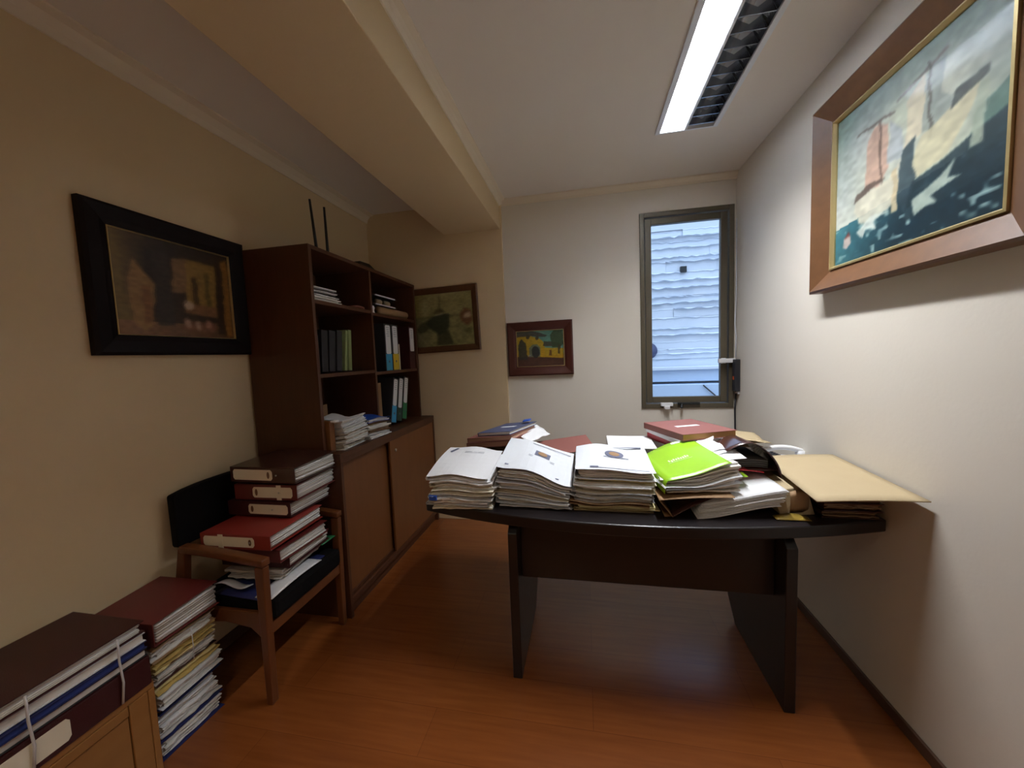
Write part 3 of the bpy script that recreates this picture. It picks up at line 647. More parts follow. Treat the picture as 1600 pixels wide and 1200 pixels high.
# crumpled white sheets sticking out behind and right of the green folder
def crumple(cx, cy, z, w_, d, rot, seed, amp=.008, slope=(0, 0)):
    def fn(u, v):
        x, y = (u-.5)*w_, (v-.5)*d; X = x*math.cos(rot)-y*math.sin(rot)+cx; Y = x*math.sin(rot)+y*math.cos(rot)+cy
        return (X+.006*(vnoise(u*4, v*4, seed+9)-.5), Y, z+slope[0]*x+slope[1]*y+amp*vnoise(u*5, v*5, seed))
    return fn
for k, (x0, x1, y0_, y1_, ro, lab) in enumerate(((-.02, .200, -.13, .165, .0, 'lowest crumpled white sheet beside the lime green folder'), (.00, .185, -.07, .185, .10, 'middle crumpled white sheet beside the lime green folder'), (.0, .160, .0, .175, -.12, 'topmost crumpled white sheet beside the lime green folder'))):
    def fn(u, v, k=k, x0=x0, x1=x1, y0_=y0_, y1_=y1_, ro=ro):
        x = x0+(x1-x0)*u; y = y0_+(y1_-y0_)*v; c_, s_ = math.cos(ro), math.sin(ro); x, y = x*c_-y*s_, x*s_+y*c_
        if u > .75: x += .020*(vnoise(v*6, k*3.1, k)-.5)*(u-.75)*4
        a = max(0, x-.11); p = mt4 @ Vector((x, y, 0)); return (p.x, p.y, tz4(min(x, .14), y)+.0015+.0013*k+(.004+.016*k)*a/.08*vnoise(u*5, v*6, k+3))
    tag(MB().use('white').sheet(fn, 16, 14, .0007).build('loose_sheet'), lab, 'paper', 'crumpled sheets by the green folder')

# loose paper sheaf drooping over the front, lower right
ls = thing('paper_sheaf', 'fanned white paper sheaf drooping to the desk front right of the green folder', 'papers', (.6, 1.72, TT))
rnd = random.Random(8); pg = MB().use('paper')
for k in range(18):
    f_ = k/17; pg.col = rnd.choice(PAL['white'])
    x0_, x1_ = .425+.02*f_+rnd.uniform(-.004, .004), .735+.018*f_+rnd.uniform(-.008, .010); z0_ = .7525+.0032*k; dy = rnd.uniform(-.006, .006)
    def fn(u, v, x0_=x0_, x1_=x1_, z0_=z0_, f_=f_, dy=dy):
        x = x0_+(x1_-x0_)*u; return (x, 1.545+.34*v+.03*u+dy+.02*(1-u)*v, z0_+.050*(3*u*u-2*u**3)*(1+.15*f_)+.004*f_*math.sin(6*u))
    pg.sheet(fn, 14, 4, .0026)
local(pg.build('pages', ls), ls)
local(MB().use('green').sheet(lambda u, v: (.60+.05*u, 1.66+.07*v, .8760+.010*u+.002), 3, 3, .001).build('green_tab', ls), ls)
tag(MB().use('paper').sheet(lambda u, v: (.425+.20*u, 1.66+.25*v, .8395+.058*u), 4, 2, .004).build('paper_sheaf'), 'thin grey sheaf wedged between green folder heap and drooping papers', 'papers')
# dark red folder and glossy brown binder cover behind
tag(MB().use('bookred').sheet(lambda u, v: (.565+.17*u, 1.72+.25*v, .892-.004*u+.008*math.sin(3*u)), 8, 4, .004).build('red_folder'), 'dark red folder edge between the drooping papers and the brown vinyl cover', 'folder')
def brown_fn(u, v):
    # u: down the slope from crest to lower edge, v: depth
    if u < .45: q = u/.45; x = .585+.095*q; z = .985+.035*math.sin(q*math.pi/2)
    else: q = (u-.45)/.55; x = .68+.115*math.sin(q*math.pi/2*.95); z = 1.020-.150*q**1.4
    return (x+.03*v, 1.70+.30*v, z-.03*v)
bc = thing('vinyl_binder', 'glossy brown vinyl binder with arched cover right of the green folder', 'binder', (.7, 1.85, TT))
local(MB().use('brownv').sheet(brown_fn, 24, 6, .003).build('cover', bc), bc)
pg = MB().use('paper')
for k in range(4):
    pg.col = (.10, .095, .09); pg.sheet(lambda u, v, k=k: (.635+.125*u, 1.745+.23*v, .905+.009*k+.006*math.sin(3*u)), 6, 3, .007)
local(pg.build('pages', bc), bc)
local(MB().use('brownv').sheet(lambda u, v: (.61+.18*u, 1.725+.26*v, .897), 4, 2, .003).build('back_cover', bc), bc)
# kraft box and amber sleeve
kb = thing('kraft_carton', 'slumped brown kraft carton between drooping papers and big envelope', 'carton', (.80, 1.74, TT))
local(MB().use('kraft').add([(.745, 1.60, .752), (.875, 1.62, .752), (.885, 1.93, .752), (.755, 1.93, .752), (.715, 1.615, .842), (.845, 1.625, .868), (.865, 1.95, .872), (.735, 1.95, .842)],
    [(3, 2, 1, 0), (4, 5, 6, 7), (0, 1, 5, 4), (1, 2, 6, 5), (2, 3, 7, 6), (3, 0, 4, 7)]).build('body', kb, .004), kb)
local(MB().use('kraftd').sheet(lambda u, v: (.775+.075*u, 1.600+.02*u-.006*math.sin(math.pi*v), .765+.085*v+.012*u*v), 4, 4, .002).build('flap', kb), kb)
tag(MB().use('mustard').sheet(lambda u, v: (.71+.12*u, 1.555+.035*v, .756+.012*math.sin(3*u)*v), 10, 3, .002).build('plastic_sleeve'), 'shiny amber plastic sleeve corner lying in front of the kraft carton', 'sleeve')
# dark files under the big envelope
files = mk([(.030, 'brown', 'brownv', 'dark brown'), (.030, 'brown', 'maroond', 'dark maroon'), (.024, 'brown', 'brownv', 'dark vinyl')], 'the pile under the envelope', 'folder')
stack((.990, 1.78, TT+.0008), 0, .20, .36, files, seed=31, group='dark folders under the envelope', jit=.003, wave=.1, nm='dark_folder')
tag(MB().use('kraft').sheet(lambda u, v: (.785+.318*u+.03*v*(1-u)-.0*v, 1.425+.50*v+.02*(1-u), .8745+.018*u+.022*v+.004*math.sin(3*u)), 10, 10, .004).build('kraft_envelope'), 'large stiff tan kraft envelope lying on the right end of the desk', 'envelope')

# ---- back row
# books back right
def slabbook(x, y, z, w_, d, h, rot, cover, label, page=(.72, .70, .66), lab=True, labm='white', group=None, pitch=0, roll=0):
    t_ = thing('hardback_book', label, 'book', group=group, mtx=Matrix.Translation((x, y, z)) @ Matrix.Rotation(rot, 4, 'Z') @ Matrix.Rotation(pitch, 4, 'X') @ Matrix.Rotation(roll, 4, 'Y'))
    c = .003
    MB().use(cover).box(-w_/2, w_/2, -d/2, d/2, 0, c).box(-w_/2, w_/2, -d/2, d/2, h-c, h).box(-w_/2, -w_/2+c, -d/2, d/2, c, h-c).build('cover', t_, .001)
    p = MB().use('paper'); p.col = page; p.box(-w_/2+c, w_/2-.006, -d/2+.005, d/2-.005, c, h-c).build('pages', t_)
    if lab: MB().use(labm).box(-w_*.22, w_*.22, -.012, .018, h, h+.0006).build('title_label', t_)
    return t_
bx, by = .525, 2.09
files = mk([(.05, 'brown', 'kraftd', 'brown'), (.045, 'grey', 'whiteg', 'grey'), (.05, 'brown', 'kraftd', 'worn brown')], 'the back right desk pile', 'folder')
ob5, _, tz5, _ = stack((bx, by, TT+.0008), R(18), .33, .27, files, seed=41, group='folders low in the back right pile', wave=.04)
z5 = max(tz5(x*.16, y*.13) for x in (-1, 0, 1) for y in (-1, 0, 1))+.002
slabbook(bx, by, z5, .29, .35, .030, R(17), 'whiteg', 'pale grey book at the bottom of the back right book pile', lab=False)
slabbook(bx+.01, by, z5+.031, .29, .34, .030, R(21), 'bookred', 'crimson book second in the back right book pile', lab=False)
slabbook(bx-.005, by, z5+.062, .28, .34, .022, R(18), 'white', 'thin white book just under the top maroon book', lab=False)
slabbook(bx, by, z5+.085, .30, .345, .032, R(22), 'rose', 'maroon book with white title label topping the back right pile', page=(.42, .24, .10))
print('back pile top', z5+.117)
# kraft sheets right of it
for k, (x, y, z, ro, lab) in enumerate(((.80, 2.22, .925, .3, 'lower torn kraft envelope behind the brown vinyl binder'), (.79, 2.20, .945, -.15, 'upper torn kraft envelope behind the brown vinyl binder'))):
    tag(MB().use('kraft').sheet(crumple(x, y, z, .24, .24, ro, k+5, .006, (-.10, 0)), 10, 8, .003).build('torn_envelope'), lab, 'envelope', 'torn envelopes behind the binder')
files = mk([(.05, 'grey', 'kraftd', 'brown'), (.05, 'cream', 'cream', 'cream'), (.045, 'grey', 'kraftd', 'tan')], 'the pile below the torn envelopes', 'folder')
stack((.80, 2.235, TT+.0008), .1, .20, .22, files, seed=43, group='folders below the torn envelopes', wave=.04, jit=.004)
# telephone
ph = thing('telephone', 'white desk telephone behind the big kraft envelope', 'telephone', (.985, 2.22, TT), (0, 0, R(8)))
MB().use('whiteg').prism([(-.10, 0), (.10, 0), (.10, .055), (-.10, .10)], -.085, .095, 'x').build('base', ph, .008)
hs = MB().use('white'); hs.tube([(-.11+.235*i/12, -.05, .095+.040*math.sin(math.pi*(.12+.76*i/12))) for i in range(13)], .013, 10); hs.tube([(-.10, -.05, .115), (-.10, -.05, .082)], .024, 14); hs.tube([(.115, -.05, .115), (.115, -.05, .078)], .024, 14)
hs.build('handset', ph)
kp = MB().use('charcoal')
for i in range(3):
    for j in range(4): kp.box(-.03+i*.022, -.016+i*.022, -.03+j*.02, -.018+j*.02, .07, .088)
kp.build('keypad', ph)
# books back left
files = mk([(.055, 'grey', 'whiteg', 'grey'), (.05, 'cream', 'cream', 'cream'), (.05, 'brown', 'kraftd', 'brown')], 'the back left desk pile', 'folder')
ob6, _, tz6, _ = stack((-.50, 2.16, TT+.0008), R(-12), .30, .30, files, seed=45, group='folders low in the back left pile', wave=.04, jit=.004)
z6 = max(tz6(x*.15, y*.15) for x in (-1, 0, 1) for y in (-1, 0, 1))+.012
rr = R(-7)
slabbook(-.49, 2.15, z6, .30, .33, .030, R(-14), 'rose', 'dusty red book lowest in the tilted back left book pile', page=(.45, .25, .18), lab=False, roll=rr)
slabbook(-.487, 2.15, z6+.031, .29, .33, .026, R(-16), 'rose', 'dusty rose folder under the blue one in the back left pile', page=(.5, .3, .22), lab=False, roll=rr)
slabbook(-.452, 2.15, z6+.0625, .22, .32, .020, R(-20), 'slate', 'slate blue folder with white title label topping the back left pile', lab=True, roll=rr)
tag(MB().use('bluep').sheet(lambda u, v: (-.375+.045*u, 2.20+.06*v, z6+.108+.006*u), 3, 3, .006).build('blue_sticky_pad'), 'small bright blue pad on the far corner of the slate blue folder', 'pad')
tag(MB().use('white').sheet(crumple(-.315, 2.18, .955, .11, .26, R(-20), 3, .012, (-.5, 0)), 8, 8, .002).build('loose_sheet'), 'white sheet hanging off the right side of the back left pile', 'paper')
# pink folder and white sheets behind stacks two/three
slabbook(-.12, 2.13, TT+.120, .30, .26, .030, R(12), 'rose', 'dusty rose folder peeping out behind the second and third stacks', lab=False, roll=R(-6), pitch=R(5))
files = mk([(.06, 'grey', 'whiteg', 'grey'), (.055, 'cream', 'cream', 'cream')], 'the pile hidden behind the third stack', 'folder')
stack((-.06, 2.14, TT+.0008), .1, .26, .20, files, seed=47, group='folders behind the third stack', wave=.03, jit=.004, nm='paper_file')
files = mk([(.07, 'grey', 'whiteg', 'grey'), (.065, 'white', 'whiteg', 'white'), (.045, 'white', 'white', 'white')], 'the pile directly behind the third stack', 'folder')
files[-1]['label'] = 'white folder visible just behind the emblem binder on the third stack'
stack((.235, 2.085, TT+.0008), 0, .235, .26, files, seed=49, group='white folders behind the third stack', wave=.04, jit=.004, ty=.02)

# ------------------------------------------------------------------ binders
def binder(label, mtx, L=.35, D=.285, T_=.075, m='maroon', gape=0., labm='cream', lab=(.08, .62), finger=.56, colour=None, group=None, full=True, stud=True, loose=False, tape=None):
    """local: length x 0..L, spine at y=0 facing -y, thickness z"""
    b_ = thing('lever_arch_binder', label, 'binder', group=group, mtx=mtx); c = .0032
    cv = MB().use(m)
    cv.box(0, L, 0, D, 0, c); cv.box(0, L, 0, c, c, T_-c)
    cv.add([(0, 0, T_-c), (L, 0, T_-c), (L, D, T_-c+gape), (0, D, T_-c+gape), (0, 0, T_), (L, 0, T_), (L, D, T_+gape), (0, D, T_+gape)],
           [(3, 2, 1, 0), (4, 5, 6, 7), (0, 1, 5, 4), (1, 2, 6, 5), (2, 3, 7, 6), (3, 0, 4, 7)])
    cv.build('cover', b_, .0012)
    if full:
        pg = MB().use('paper'); n = 7; rd = random.Random(int(L*1e4+T_*1e5+len(label)*7)); th = (T_-2*c-.012)/n
        for k in range(n):
            pg.col = rd.choice(PAL['white'] if k % 2 else PAL['grey']); s_ = rd.uniform(-.004, .004); e_ = rd.uniform(-.008, .004)
            g_ = lambda y, k=k: c+.001+k*th*(1+.1*math.sin(y/D*3))
            pg.sheet(lambda u, v, s_=s_, e_=e_, k=k: (.012+s_+(L-.020)*u, .015+(D-.022+e_)*v, c+.002+(k+1)*th-.0006+(.010*(v-.3) if v > .3 else 0)*(k/n)), 3, 5, th*.88)
        pg.build('pages', b_)
    if lab:
        a_, e_ = lab; lz0, lz1 = T_*.16, T_*.84
        lb = MB().use(labm)
        n = 5; P = [(a_*L+.008, lz0), (e_*L-.008, lz0), (e_*L, lz0+.01), (e_*L, lz1-.01), (e_*L-.008, lz1), (a_*L+.008, lz1), (a_*L, lz1-.01), (a_*L, lz0+.01)]
        lb.prism(P, -.0012, 0, 'y')
        if tape: lb.box(tape*L-.012, tape*L+.012, -.0022, 0, T_*.02, T_*.98)
        lo_ = lb.build('spine_label', b_)
        if labm == 'white':
            tx_ = MB().use('ink')
            for q in range(5): xx = (e_-.05-q*.045)*L; tx_.box(xx-.0012, xx+.0012, -.0018, -.0011, T_*(.30+.05*(q % 2)), T_*(.72-.06*(q % 3)))
            tx_.build('printed_text', lo_)
            if colour: MB().use('ink').prism(ell(a_*L*.55, T_/2, .009, .009, 12), -.0018, -.0008, 'y').build('finger_hole', b_)
        if finger:
            fx = finger*L; ring = MB().use('frambig'); pts_ = ell(fx, T_/2, .007, T_*.22, 14); ring.prism(pts_, -.0022, -.0012, 'y').build('finger_hole', lo_)
    if colour: MB().use(colour).box(.004, lab[0]*L if lab else L*.3, -.0010, 0, T_*.08, T_*.92).build('colour_band', b_)
    if stud: MB().use('steel').tube([(L*.72, -.003, T_/2), (L*.72, .0, T_/2)], .004, 8).build('rivet', b_)
    return b_
TR = Matrix.Translation; RO = Matrix.Rotation
# ------------------------------------------------------------------ chair against the left wall
ch = thing('armchair', 'wooden armchair with black seat and back, piled with red lever arch binders', 'chair', (-1.55, 1.48, 0))
def CH(mb, name, bevel=.004): o = mb.build(name, ch, bevel); o.location = (1.55, -1.48, 0); return o
ya, yb_ = 1.250, 1.72; xf, xb = -1.325, -1.76
for y in (ya, yb_):
    CH(MB().use('chairw').prism([(xf-.020, 0), (xf+.010, 0), (xf+.022, .598), (xf-.022, .598)], y-.016, y+.016, 'y'), 'front_leg')
    CH(MB().use('chairw').prism([(xb-.035, 0), (xb-.007, 0), (xb+.044, .44), (xb+.072, .655), (xb+.035, .655), (xb-.010, .44)], y-.016, y+.016, 'y'), 'rear_leg')
    s_ = 1 if y == ya else -1
    CH(MB().use('chairw').sheet(lambda u, v, y=y: (xb+.045+(xf+.022-xb-.045)*u, y-.018+.040*v, .668-.038*u+.004*math.sin(math.pi*u)), 12, 2, .030), 'armrest')
    CH(MB().use('chairw').prism([(xb+.03, .40), (xf-.022, .40), (xf-.022, .29), (xf-.07, .33), (xf-.20, .345), (xb+.10, .33), (xb+.03, .29)], y-.010, y+.010, 'y'), 'side_rail')
CH(MB().use('chairw').box(xf-.012, xf+.012, ya+.016, yb_-.016, .295, .345), 'front_rail')
CH(MB().use('chairw').box(xb-.004, xb+.020, ya+.016, yb_-.016, .31, .36), 'rear_rail')
se = CH(MB().use('black').box(xb+.045, xf+.030, ya+.020, yb_-.018, .352, .440), 'seat', .018)
def back_pad():
    mb = MB().use('black'); n = 8; vs = []
    pts = []
    for i in range(n+1): y = ya+.010+(yb_-ya-.02)*i/n; z = .895-.018*abs(2*i/n-1)**3; pts.append((y, z))
    pts += [(yb_-.012, .64), (ya+.012, .64)]
    return mb.prism(pts, xb-.035, xb+.010, 'x')
CH(back_pad(), 'backrest', .012)
# papers on the seat
z0 = .4415
tag(MB().use('navy').sheet(lambda u, v: (-1.60+.28*u, 1.27+.36*v-.02*u, z0+.006), 6, 4, .004).build('navy_folder'), 'navy folder lying flat on the black chair seat', 'folder')
tag(MB().use('white').sheet(lambda u, v: (-1.385+.085*u, 1.262+.30*v, z0+.0105+.008*math.sin(3*v)), 6, 6, .0025).build('loose_sheet'), 'long white strip of paper sticking out over the chair seat front', 'paper')
tag(MB().use('whiteg').sheet(lambda u, v: (-1.60+.16*u, 1.272+.04*v, z0+.045-.008*v+.010*math.sin(6*u)), 8, 3, .004).build('loose_sheet'), 'crumpled grey-white sheet bulging out under the near chair arm', 'paper')
files = mk([(.022, 'white', None, 'white'), (.018, 'grey', None, 'grey')], 'the chair seat', 'sheaf of papers')
files[0].update(label='white sheaf of papers on the navy folder on the chair', name='paper_sheaf', cat='papers'); files[1].update(label='grey sheaf of papers under the lowest chair binder', name='paper_sheaf', cat='papers')
stack((-1.50, 1.50, z0+.022), R(3), .28, .28, files, seed=61, wave=.25, jit=.006)
tag(MB().use('dgreen').sheet(lambda u, v: (-1.365+.045*u, 1.60+.10*v, .508), 2, 2, .003).build('green_card'), 'small green card sticking out of the papers on the chair', 'card')
CB = 'red binders piled on the chair'
binder('dark maroon binder lowest in the pile on the chair, flat on the papers', TR((-1.665, 1.37, .512)) @ RO(R(2), 4, 'Z'), T_=.052, m='maroond', D=.28, lab=None, group=CB, stud=False)
binder('maroon binder second from the bottom of the chair pile, spine unlabelled', TR((-1.66, 1.335, .567)) @ RO(R(-1), 4, 'Z'), T_=.058, m='maroon', D=.30, lab=None, group=CB, stud=False)
binder('bright red binder jutting out over the near chair arm with torn label', TR((-1.668, 1.288, .640)) @ RO(R(1), 4, 'Z') @ RO(R(.5), 4, 'X'), T_=.064, m='red', D=.33, lab=(.05, .78), finger=.72, group=CB, tape=.3)
binder('deep maroon binder with cream label, third from the top on the chair', TR((-1.70, 1.455, .713)), L=.345, T_=.068, m='maroond', D=.28, lab=(.34, .96), finger=.40, group=CB)
binder('red-brown binder with taped label, second from the top on the chair', TR((-1.665, 1.465, .786)) @ RO(R(1.5), 4, 'Z'), L=.335, T_=.074, m='maroon', D=.285, lab=(.30, .93), finger=.36, group=CB, gape=.006, tape=.72)
binder('brown-maroon binder with white label at the very top of the chair pile', TR((-1.68, 1.465, .872)) @ RO(R(-1), 4, 'Z'), L=.36, T_=.074, m='brownv', D=.285, lab=(.05, .66), finger=.60, group=CB, gape=.010)
# ------------------------------------------------------------------ stack A on the floor, tied bundles
files = [dict(h=.070, pal='white', cover='navy', label='thick white ledger with blue cover at the very bottom of the floor pile', name='ledger_book', cat='book'),
         dict(h=.105, pal='white', cover='navy', label='very thick white ledger, second from the bottom of the floor pile', name='ledger_book', cat='book', dx=-.005),
         dict(h=.022, pal='brown', cover='navy', label='thin navy folder on the white ledgers of the floor pile', name='navy_folder', cat='folder'),
         dict(h=.045, pal='white', cover='whiteg', label='grey-white bundle with tape in the middle of the floor pile', dx=.01),
         dict(h=.035, pal='gold', cover=None, label='yellow paper bundle, lower of two in the floor pile', dx=-.008, group='yellow bundles in the floor pile'),
         dict(h=.050, pal='grey', cover='brownv', label='brown folder with grey pages between the yellow bundles', dx=-.01),
         dict(h=.050, pal='gold', cover=None, label='yellow paper bundle, upper of two in the floor pile, tied round', dx=.0, group='yellow bundles in the floor pile'),
         dict(h=.045, pal='grey', cover='kraftd', label='brown folder of grey papers right under the top maroon binder of the floor pile', dx=0)]
obA, mtA, tzA, _ = stack((-1.668, 1.095, .0008), R(1), .275, .232, files, seed=71, jit=.004, wave=.15, ty=.02)
zA = max(tzA(x*.14, y*.14) for x in (-1, 0, 1) for y in (-1, 0, 1))
print('stack A top', zA)
binder('large maroon binder lying on the tall floor pile beside the chair', TR((-1.812, .978, zA+.003)) @ RO(R(1), 4, 'Z'), L=.290, D=.245, T_=.085, m='maroon', lab=None, stud=False, gape=.012)
st = MB().use('string')
for y in (1.10,): st.tube([(-1.515, y, .30), (-1.512, y, .36), (-1.514, y, .43)], .0016, 6)
tag(st.build('tie_string'), 'pale string tied round the yellow bundles of the floor pile', 'string')

# ------------------------------------------------------------------ wooden cabinet at the bottom left with tied folders on it
cb = thing('wooden_cabinet', 'low honey-coloured wooden cabinet at the bottom left corner under tied folders', 'cabinet', (-1.66, .55, 0))
def CBX(mb, name, bevel=.003): o = mb.build(name, cb, bevel); o.location = (1.66, -.55, 0); return o
xa, xe, yn, yf, zt = XL+.014, -1.50, .10, .955, .345
CBX(MB().use('boxw').box(xa, xe, yn, yf, zt-.022, zt), 'top')
CBX(MB().use('boxw').box(xa, xe, yf-.02, yf, 0, zt-.023).box(xa, xe, yn, yn+.02, 0, zt-.023).box(xa, xa+.01, yn+.02, yf-.02, 0, zt-.023), 'carcass')
CBX(MB().use('boxw').box(xe-.018, xe, yf-.075, yf-.021, .002, zt-.023), 'stile')
d_ = CBX(MB().use('boxw').box(xe-.018, xe-.004, yn+.021, yf-.077, .004, zt-.060), 'door')
CBX(MB().use('boxw').box(xe-.018, xe+.001, yn+.021, yf-.077, zt-.057, zt-.023), 'rail')
# tied bundle: dark maroon box file with cream spine label, dark blue folders, maroon binder on top
binder('dark maroon box file with cream label on the low wooden cabinet', TR((-1.495, .592, zt+.001)) @ RO(R(90), 4, 'Z'), L=.355, D=.32, T_=.098, m='maroond', lab=(.02, .42), finger=0, stud=False)
zz = zt+.101
slabbook(-1.65, .775, zz, .30, .345, .026, 0, 'charcoal', 'black-covered white book on the dark maroon box file', lab=False)
slabbook(-1.645, .77, zz+.028, .30, .35, .024, R(1), 'navy', 'blue-edged navy book, middle of the tied bundle', page=(.04, .06, .22), lab=False)
slabbook(-1.65, .775, zz+.054, .30, .345, .030, R(-1), 'whiteg', 'grey-white book just below the near maroon binder top', lab=False)
binder('dark maroon binder tied with string on top of the near bundle', TR((-1.815, .945, zz+.087)) @ RO(R(-90), 4, 'Z'), L=.35, D=.318, T_=.040, m='maroond', lab=None, stud=False)
for y, lab in ((.86, 'white string down the side of the near tied bundle, closer to the chair'), (.66, 'white string down the side of the near tied bundle, at the left picture edge')):
    st = MB().use('string'); st.tube([(-1.489, y, .352), (-1.486, y+.006, .42), (-1.4825, y, .50), (-1.480, y, .545), (-1.482, y, .572)], .0035, 6)
    tag(st.build('tie_string'), lab, 'string', 'strings round the near bundle')

# ------------------------------------------------------------------ things in the bookcase
UP = Matrix(((0, -1, 0, 0), (0, 0, -1, 0), (1, 0, 0, 0), (0, 0, 0, 1)))        # flat binder -> upright, spine to the room
def upright(label, x, y, z, lean=0, **k):
    """y = far edge at the foot; lean tilts the top towards +y"""
    return binder(label, TR((x, y, z)) @ RO(-lean, 4, 'X') @ UP, **k)
UB = 'white-labelled binders in the right mid bay'
zr = SH['r1']+.0005
kw = dict(L=.345, D=.28, T_=.100, labm='white', stud=False)
upright('upright binder with white label and cyan foot in the right bay', -1.415, 2.600, zr, 0, m='charcoal', lab=(.36, .97), finger=0, colour='cyan', group=UB, **kw)
upright('upright binder with white label and yellow foot in the right bay', -1.415, 2.703, zr, 0, m='charcoal', lab=(.36, .97), finger=0, colour='yellow', group=UB, **kw)
upright('upright dark binder with high white label at the far end of right bay', -1.405, 2.965, zr, 0, m='maroond', lab=(.42, .97), finger=0, group=UB, **kw)
upright('thin cream folder standing against the yellow-footed binder', -1.42, 2.728, zr, 0, m='cream', lab=None, L=.20, D=.25, T_=.022, stud=False)
zb_ = BT+.0005
kw = dict(L=.335, D=.28, T_=.078, labm='white', stud=False)
ln = R(13)
upright('leaning binder with white label and cyan foot on the countertop', -1.405, 2.575, zb_+.018, ln, m='charcoal', lab=(.38, .98), finger=0, colour='cyan', **kw)
upright('leaning binder with white label and dark foot, middle on the countertop', -1.405, 2.659, zb_+.018, ln, m='charcoal', lab=(.30, .98), finger=0, colour='teal', **kw)
upright('leaning binder with white label and green foot on the countertop', -1.405, 2.743, zb_+.018, ln, m='charcoal', lab=(.38, .98), finger=0, colour='dgreen', **kw)
upright('dull brown-grey box file behind the papers on the countertop', -1.43, 2.435, zb_, 0, m='kraftd', lab=None, L=.335, D=.25, T_=.078, stud=False)
zl = SH['l1']+.0005
for i, (y, ln_, T_, m_, L_, lab) in enumerate(((1.86, 0, .07, 'charcoal', .21, 'short black binder nearest the left side panel'), (1.925, R(4), .052, 'charcoal', .24, 'black binder second from the left side panel'), (1.99, R(5), .055, 'charcoal', .24, 'black binder third from the left side panel'), (2.05, R(6), .048, 'charcoal', .245, 'black binder, fourth from the left side panel, just left of the pale green folders'), (2.098, R(8), .022, 'sage', .25, 'pale sage folder, left of the two in the left bay'), (2.15, R(4), .030, 'sage', .255, 'sage green folder, right of the two in the left bay'))):
    upright(lab, -1.455, y, zl+.006, ln_, m=m_, L=L_, D=.22, T_=T_, lab=None, stud=False, full=T_ > .03)
zt2 = SH['l2']+.0006
files = [dict(h=.022, pal='grey', cover=None, label='grey paper pile lowest on the upper left shelf'), dict(h=.020, pal='white', cover=None, label='white paper pile in the middle of the upper left shelf heap'), dict(h=.020, pal='white', cover='charcoal', label='dark folder on the white papers of the upper left shelf')]
stack((-1.545, 1.905, zt2), 0, .26, .22, files, seed=81, group='papers on the upper left shelf', wave=.1, jit=.004)
tag(MB().use('whiteg').sheet(lambda u, v: (-1.66+.24*u, 1.80+.20*v, zt2+.078), 3, 3, .008).build('notepad'), 'thin white notepad on top of the upper left shelf heap', 'notepad')
tag(MB().use('rose').sheet(lambda u, v: (-1.52+.10*u, 2.16+.12*v, zt2+.014+.006*math.sin(3*v)), 4, 6, .012).build('pencil_case'), 'flat dusty pink case on the upper left shelf by the divider', 'case')
tag(MB().use('white').box(-1.475, -1.43, 2.375, 2.42, SH['r2']+.0005, SH['r2']+.055).build('paper_cup', bevel=.006), 'small white square carton on the upper right shelf by the divider', 'carton').name = 'small_carton'
zr2 = SH['r2']+.0005
tag(MB().use('kraftd').tube([(-1.44, 2.48, zr2+.030), (-1.44, 2.89, zr2+.030)], .029, 16).build('rolled_chart'), 'long grey-brown roll lying along the upper right shelf', 'roll')
slabbook(-1.60, 2.65, zr2, .16, .34, .07, 0, 'charcoal', 'black box behind the roll on the upper right shelf', lab=False)
tr_ = thing('letter_tray', 'dark two-tier letter tray with white rims on the upper right shelf', 'tray', (-1.55, 2.64, zr2+.075))
for k in range(2):
    MB().use('charcoal').box(-.10, .085, -.17, .17, k*.065, k*.065+.006).build('tier', tr_, .001); MB().use('whiteg').box(.086, .094, -.15, .13, k*.065, k*.065+.008).build('rim', tr_)
    for y in (-.16, .16): MB().use('charcoal').box(-.09, -.08, y-.004, y+.004, k*.065+.0065, k*.065+.064).build('post', tr_)
for k, (y, lab) in enumerate(((2.56, 'small pale object left inside the letter tray'), (2.68, 'small pale object right inside the letter tray'))):
    tag(MB().use('kraft').tube([(-1.50, y, zr2+.105), (-1.50, y+.055, zr2+.105)], .022, 12).build('tape_roll'), lab.replace('object', 'tape roll'), 'tape roll', 'tape rolls in the letter tray')
# stacks on the countertop
files = mk([(.030, 'cream', 'whiteg', 'cream'), (.026, 'grey', None, 'grey'), (.028, 'grey', 'kraftd', 'brown-backed'), (.026, 'white', None, 'white'), (.055, 'white', None, 'thick white')], 'the near countertop stack', 'paper bundle')
stack((-1.445, 1.955, BT+.0008), R(4), .235, .24, files, seed=91, group='papers in the near countertop stack', wave=.3, jit=.010)
files = mk([(.022, 'white', None, 'white'), (.022, 'white', 'whiteg', 'grey-white'), (.020, 'brown', 'kraftd', 'brown'), (.024, 'white', None, 'loose white'), (.016, 'brown', 'kraft', 'tan'), (.022, 'white', 'bluep', 'blue')], 'the far countertop stack', 'folder')
files[-1]['label'] = 'bright blue folder on top of the far countertop stack in the bookcase'
stack((-1.425, 2.205, BT+.0008), R(-6), .235, .21, files, seed=95, group='papers in the far countertop stack', wave=.3, jit=.008)
tag(MB().use('kraftd').box(-1.60, -1.585, 1.80, 2.06, BT+.001, BT+.235).build('kraft_box_file', bevel=.002), 'tan card folder standing at the back behind the near countertop stack', 'folder')
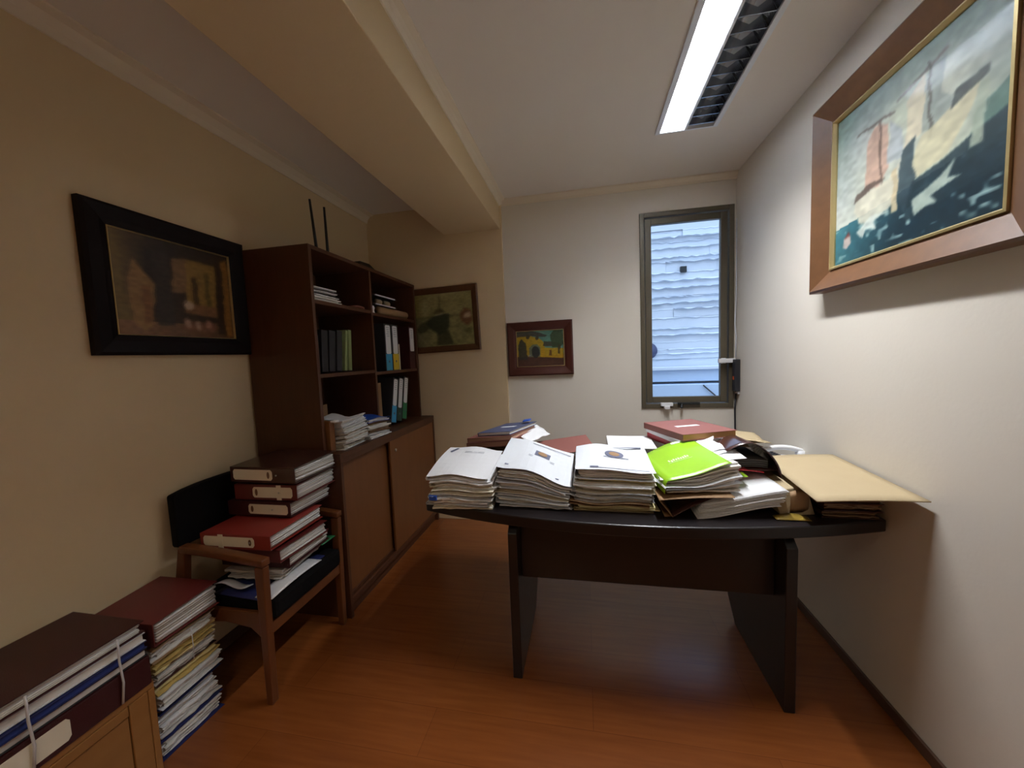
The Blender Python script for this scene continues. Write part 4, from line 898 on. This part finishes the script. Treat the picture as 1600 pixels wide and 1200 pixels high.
tag(MB().use('white').sheet(lambda u, v: (-1.40+.06*u, 1.795+.032*v, BT+.175), 2, 2, .010).build('eraser'), 'small white block beside the near countertop stack', 'block')
tag(MB().use('wood2').box(-1.52, -1.37, 1.785, 1.826, BT+.001, BT+.175).build('brown_box', bevel=.002), 'narrow brown box beside the left side panel on the countertop', 'box')
# router on top
ro_ = thing('wireless_router', 'black wireless router with two tall aerials on top of the bookcase', 'router', (-1.62, 2.2, HT))
MB().use('blackp').box(-.07, .07, -.10, .10, .0005, .030).build('body', ro_, .006)
for y, dz, dy in ((-.075, .375, -.035), (.025, .375, -.005)): MB().use('blackp').tube([(-.0, y, .030), (.0, y+dy*.5, .20), (.0, y+dy, dz)], .010, 10, .007).build('aerial', ro_)
bx_ = thing('black_case', 'flat black case with sloped lid on top of the bookcase', 'case', (-1.56, 2.42, HT))
MB().use('blackp').prism([(-.11, .0005), (.13, .0005), (.12, .022), (.02, .055), (-.09, .050)], -.12, .10, 'x').build('body', bx_, .003)
MB().use('charcoal').box(.101, .104, -.03, .03, .010, .022).build('clasp', bx_)

# ------------------------------------------------------------------ things by the window corner
ps = thing('intercom_unit', 'narrow black vertical unit on the right wall beside the window', 'intercom', (XR, 3.02, 1.21))
MB().use('charcoal').box(-.036, -.0005, -.030, .030, -.115, .120).build('housing', ps, .004)
MB().use('orange').box(-.040, -.0365, -.010, .010, -.030, -.005).build('indicator', ps)
MB().use('white').box(-.014, -.0005, -.020, .020, -.135, -.1165).build('bracket', ps)
tag(MB().use('whiteg').tube([(XR-.008, 3.058, 2.35), (XR-.008, 3.055, 1.8), (XR-.016, 3.054, 1.6), (XR-.006, 3.060, 1.5), (XR-.012, 3.050, 1.345)], .0045, 6).build('wall_cable'), 'pale cable running down the corner beside the window', 'cable')
tag(MB().use('charcoal').tube([(XR-.008, 3.055, 1.073), (XR-.012, 3.058, .95), (XR-.006, 3.058, .60), (XR-.020, 3.060, .15)], .006, 6).build('wall_cable'), 'dark cable hanging in the corner below the black wall unit', 'cable')
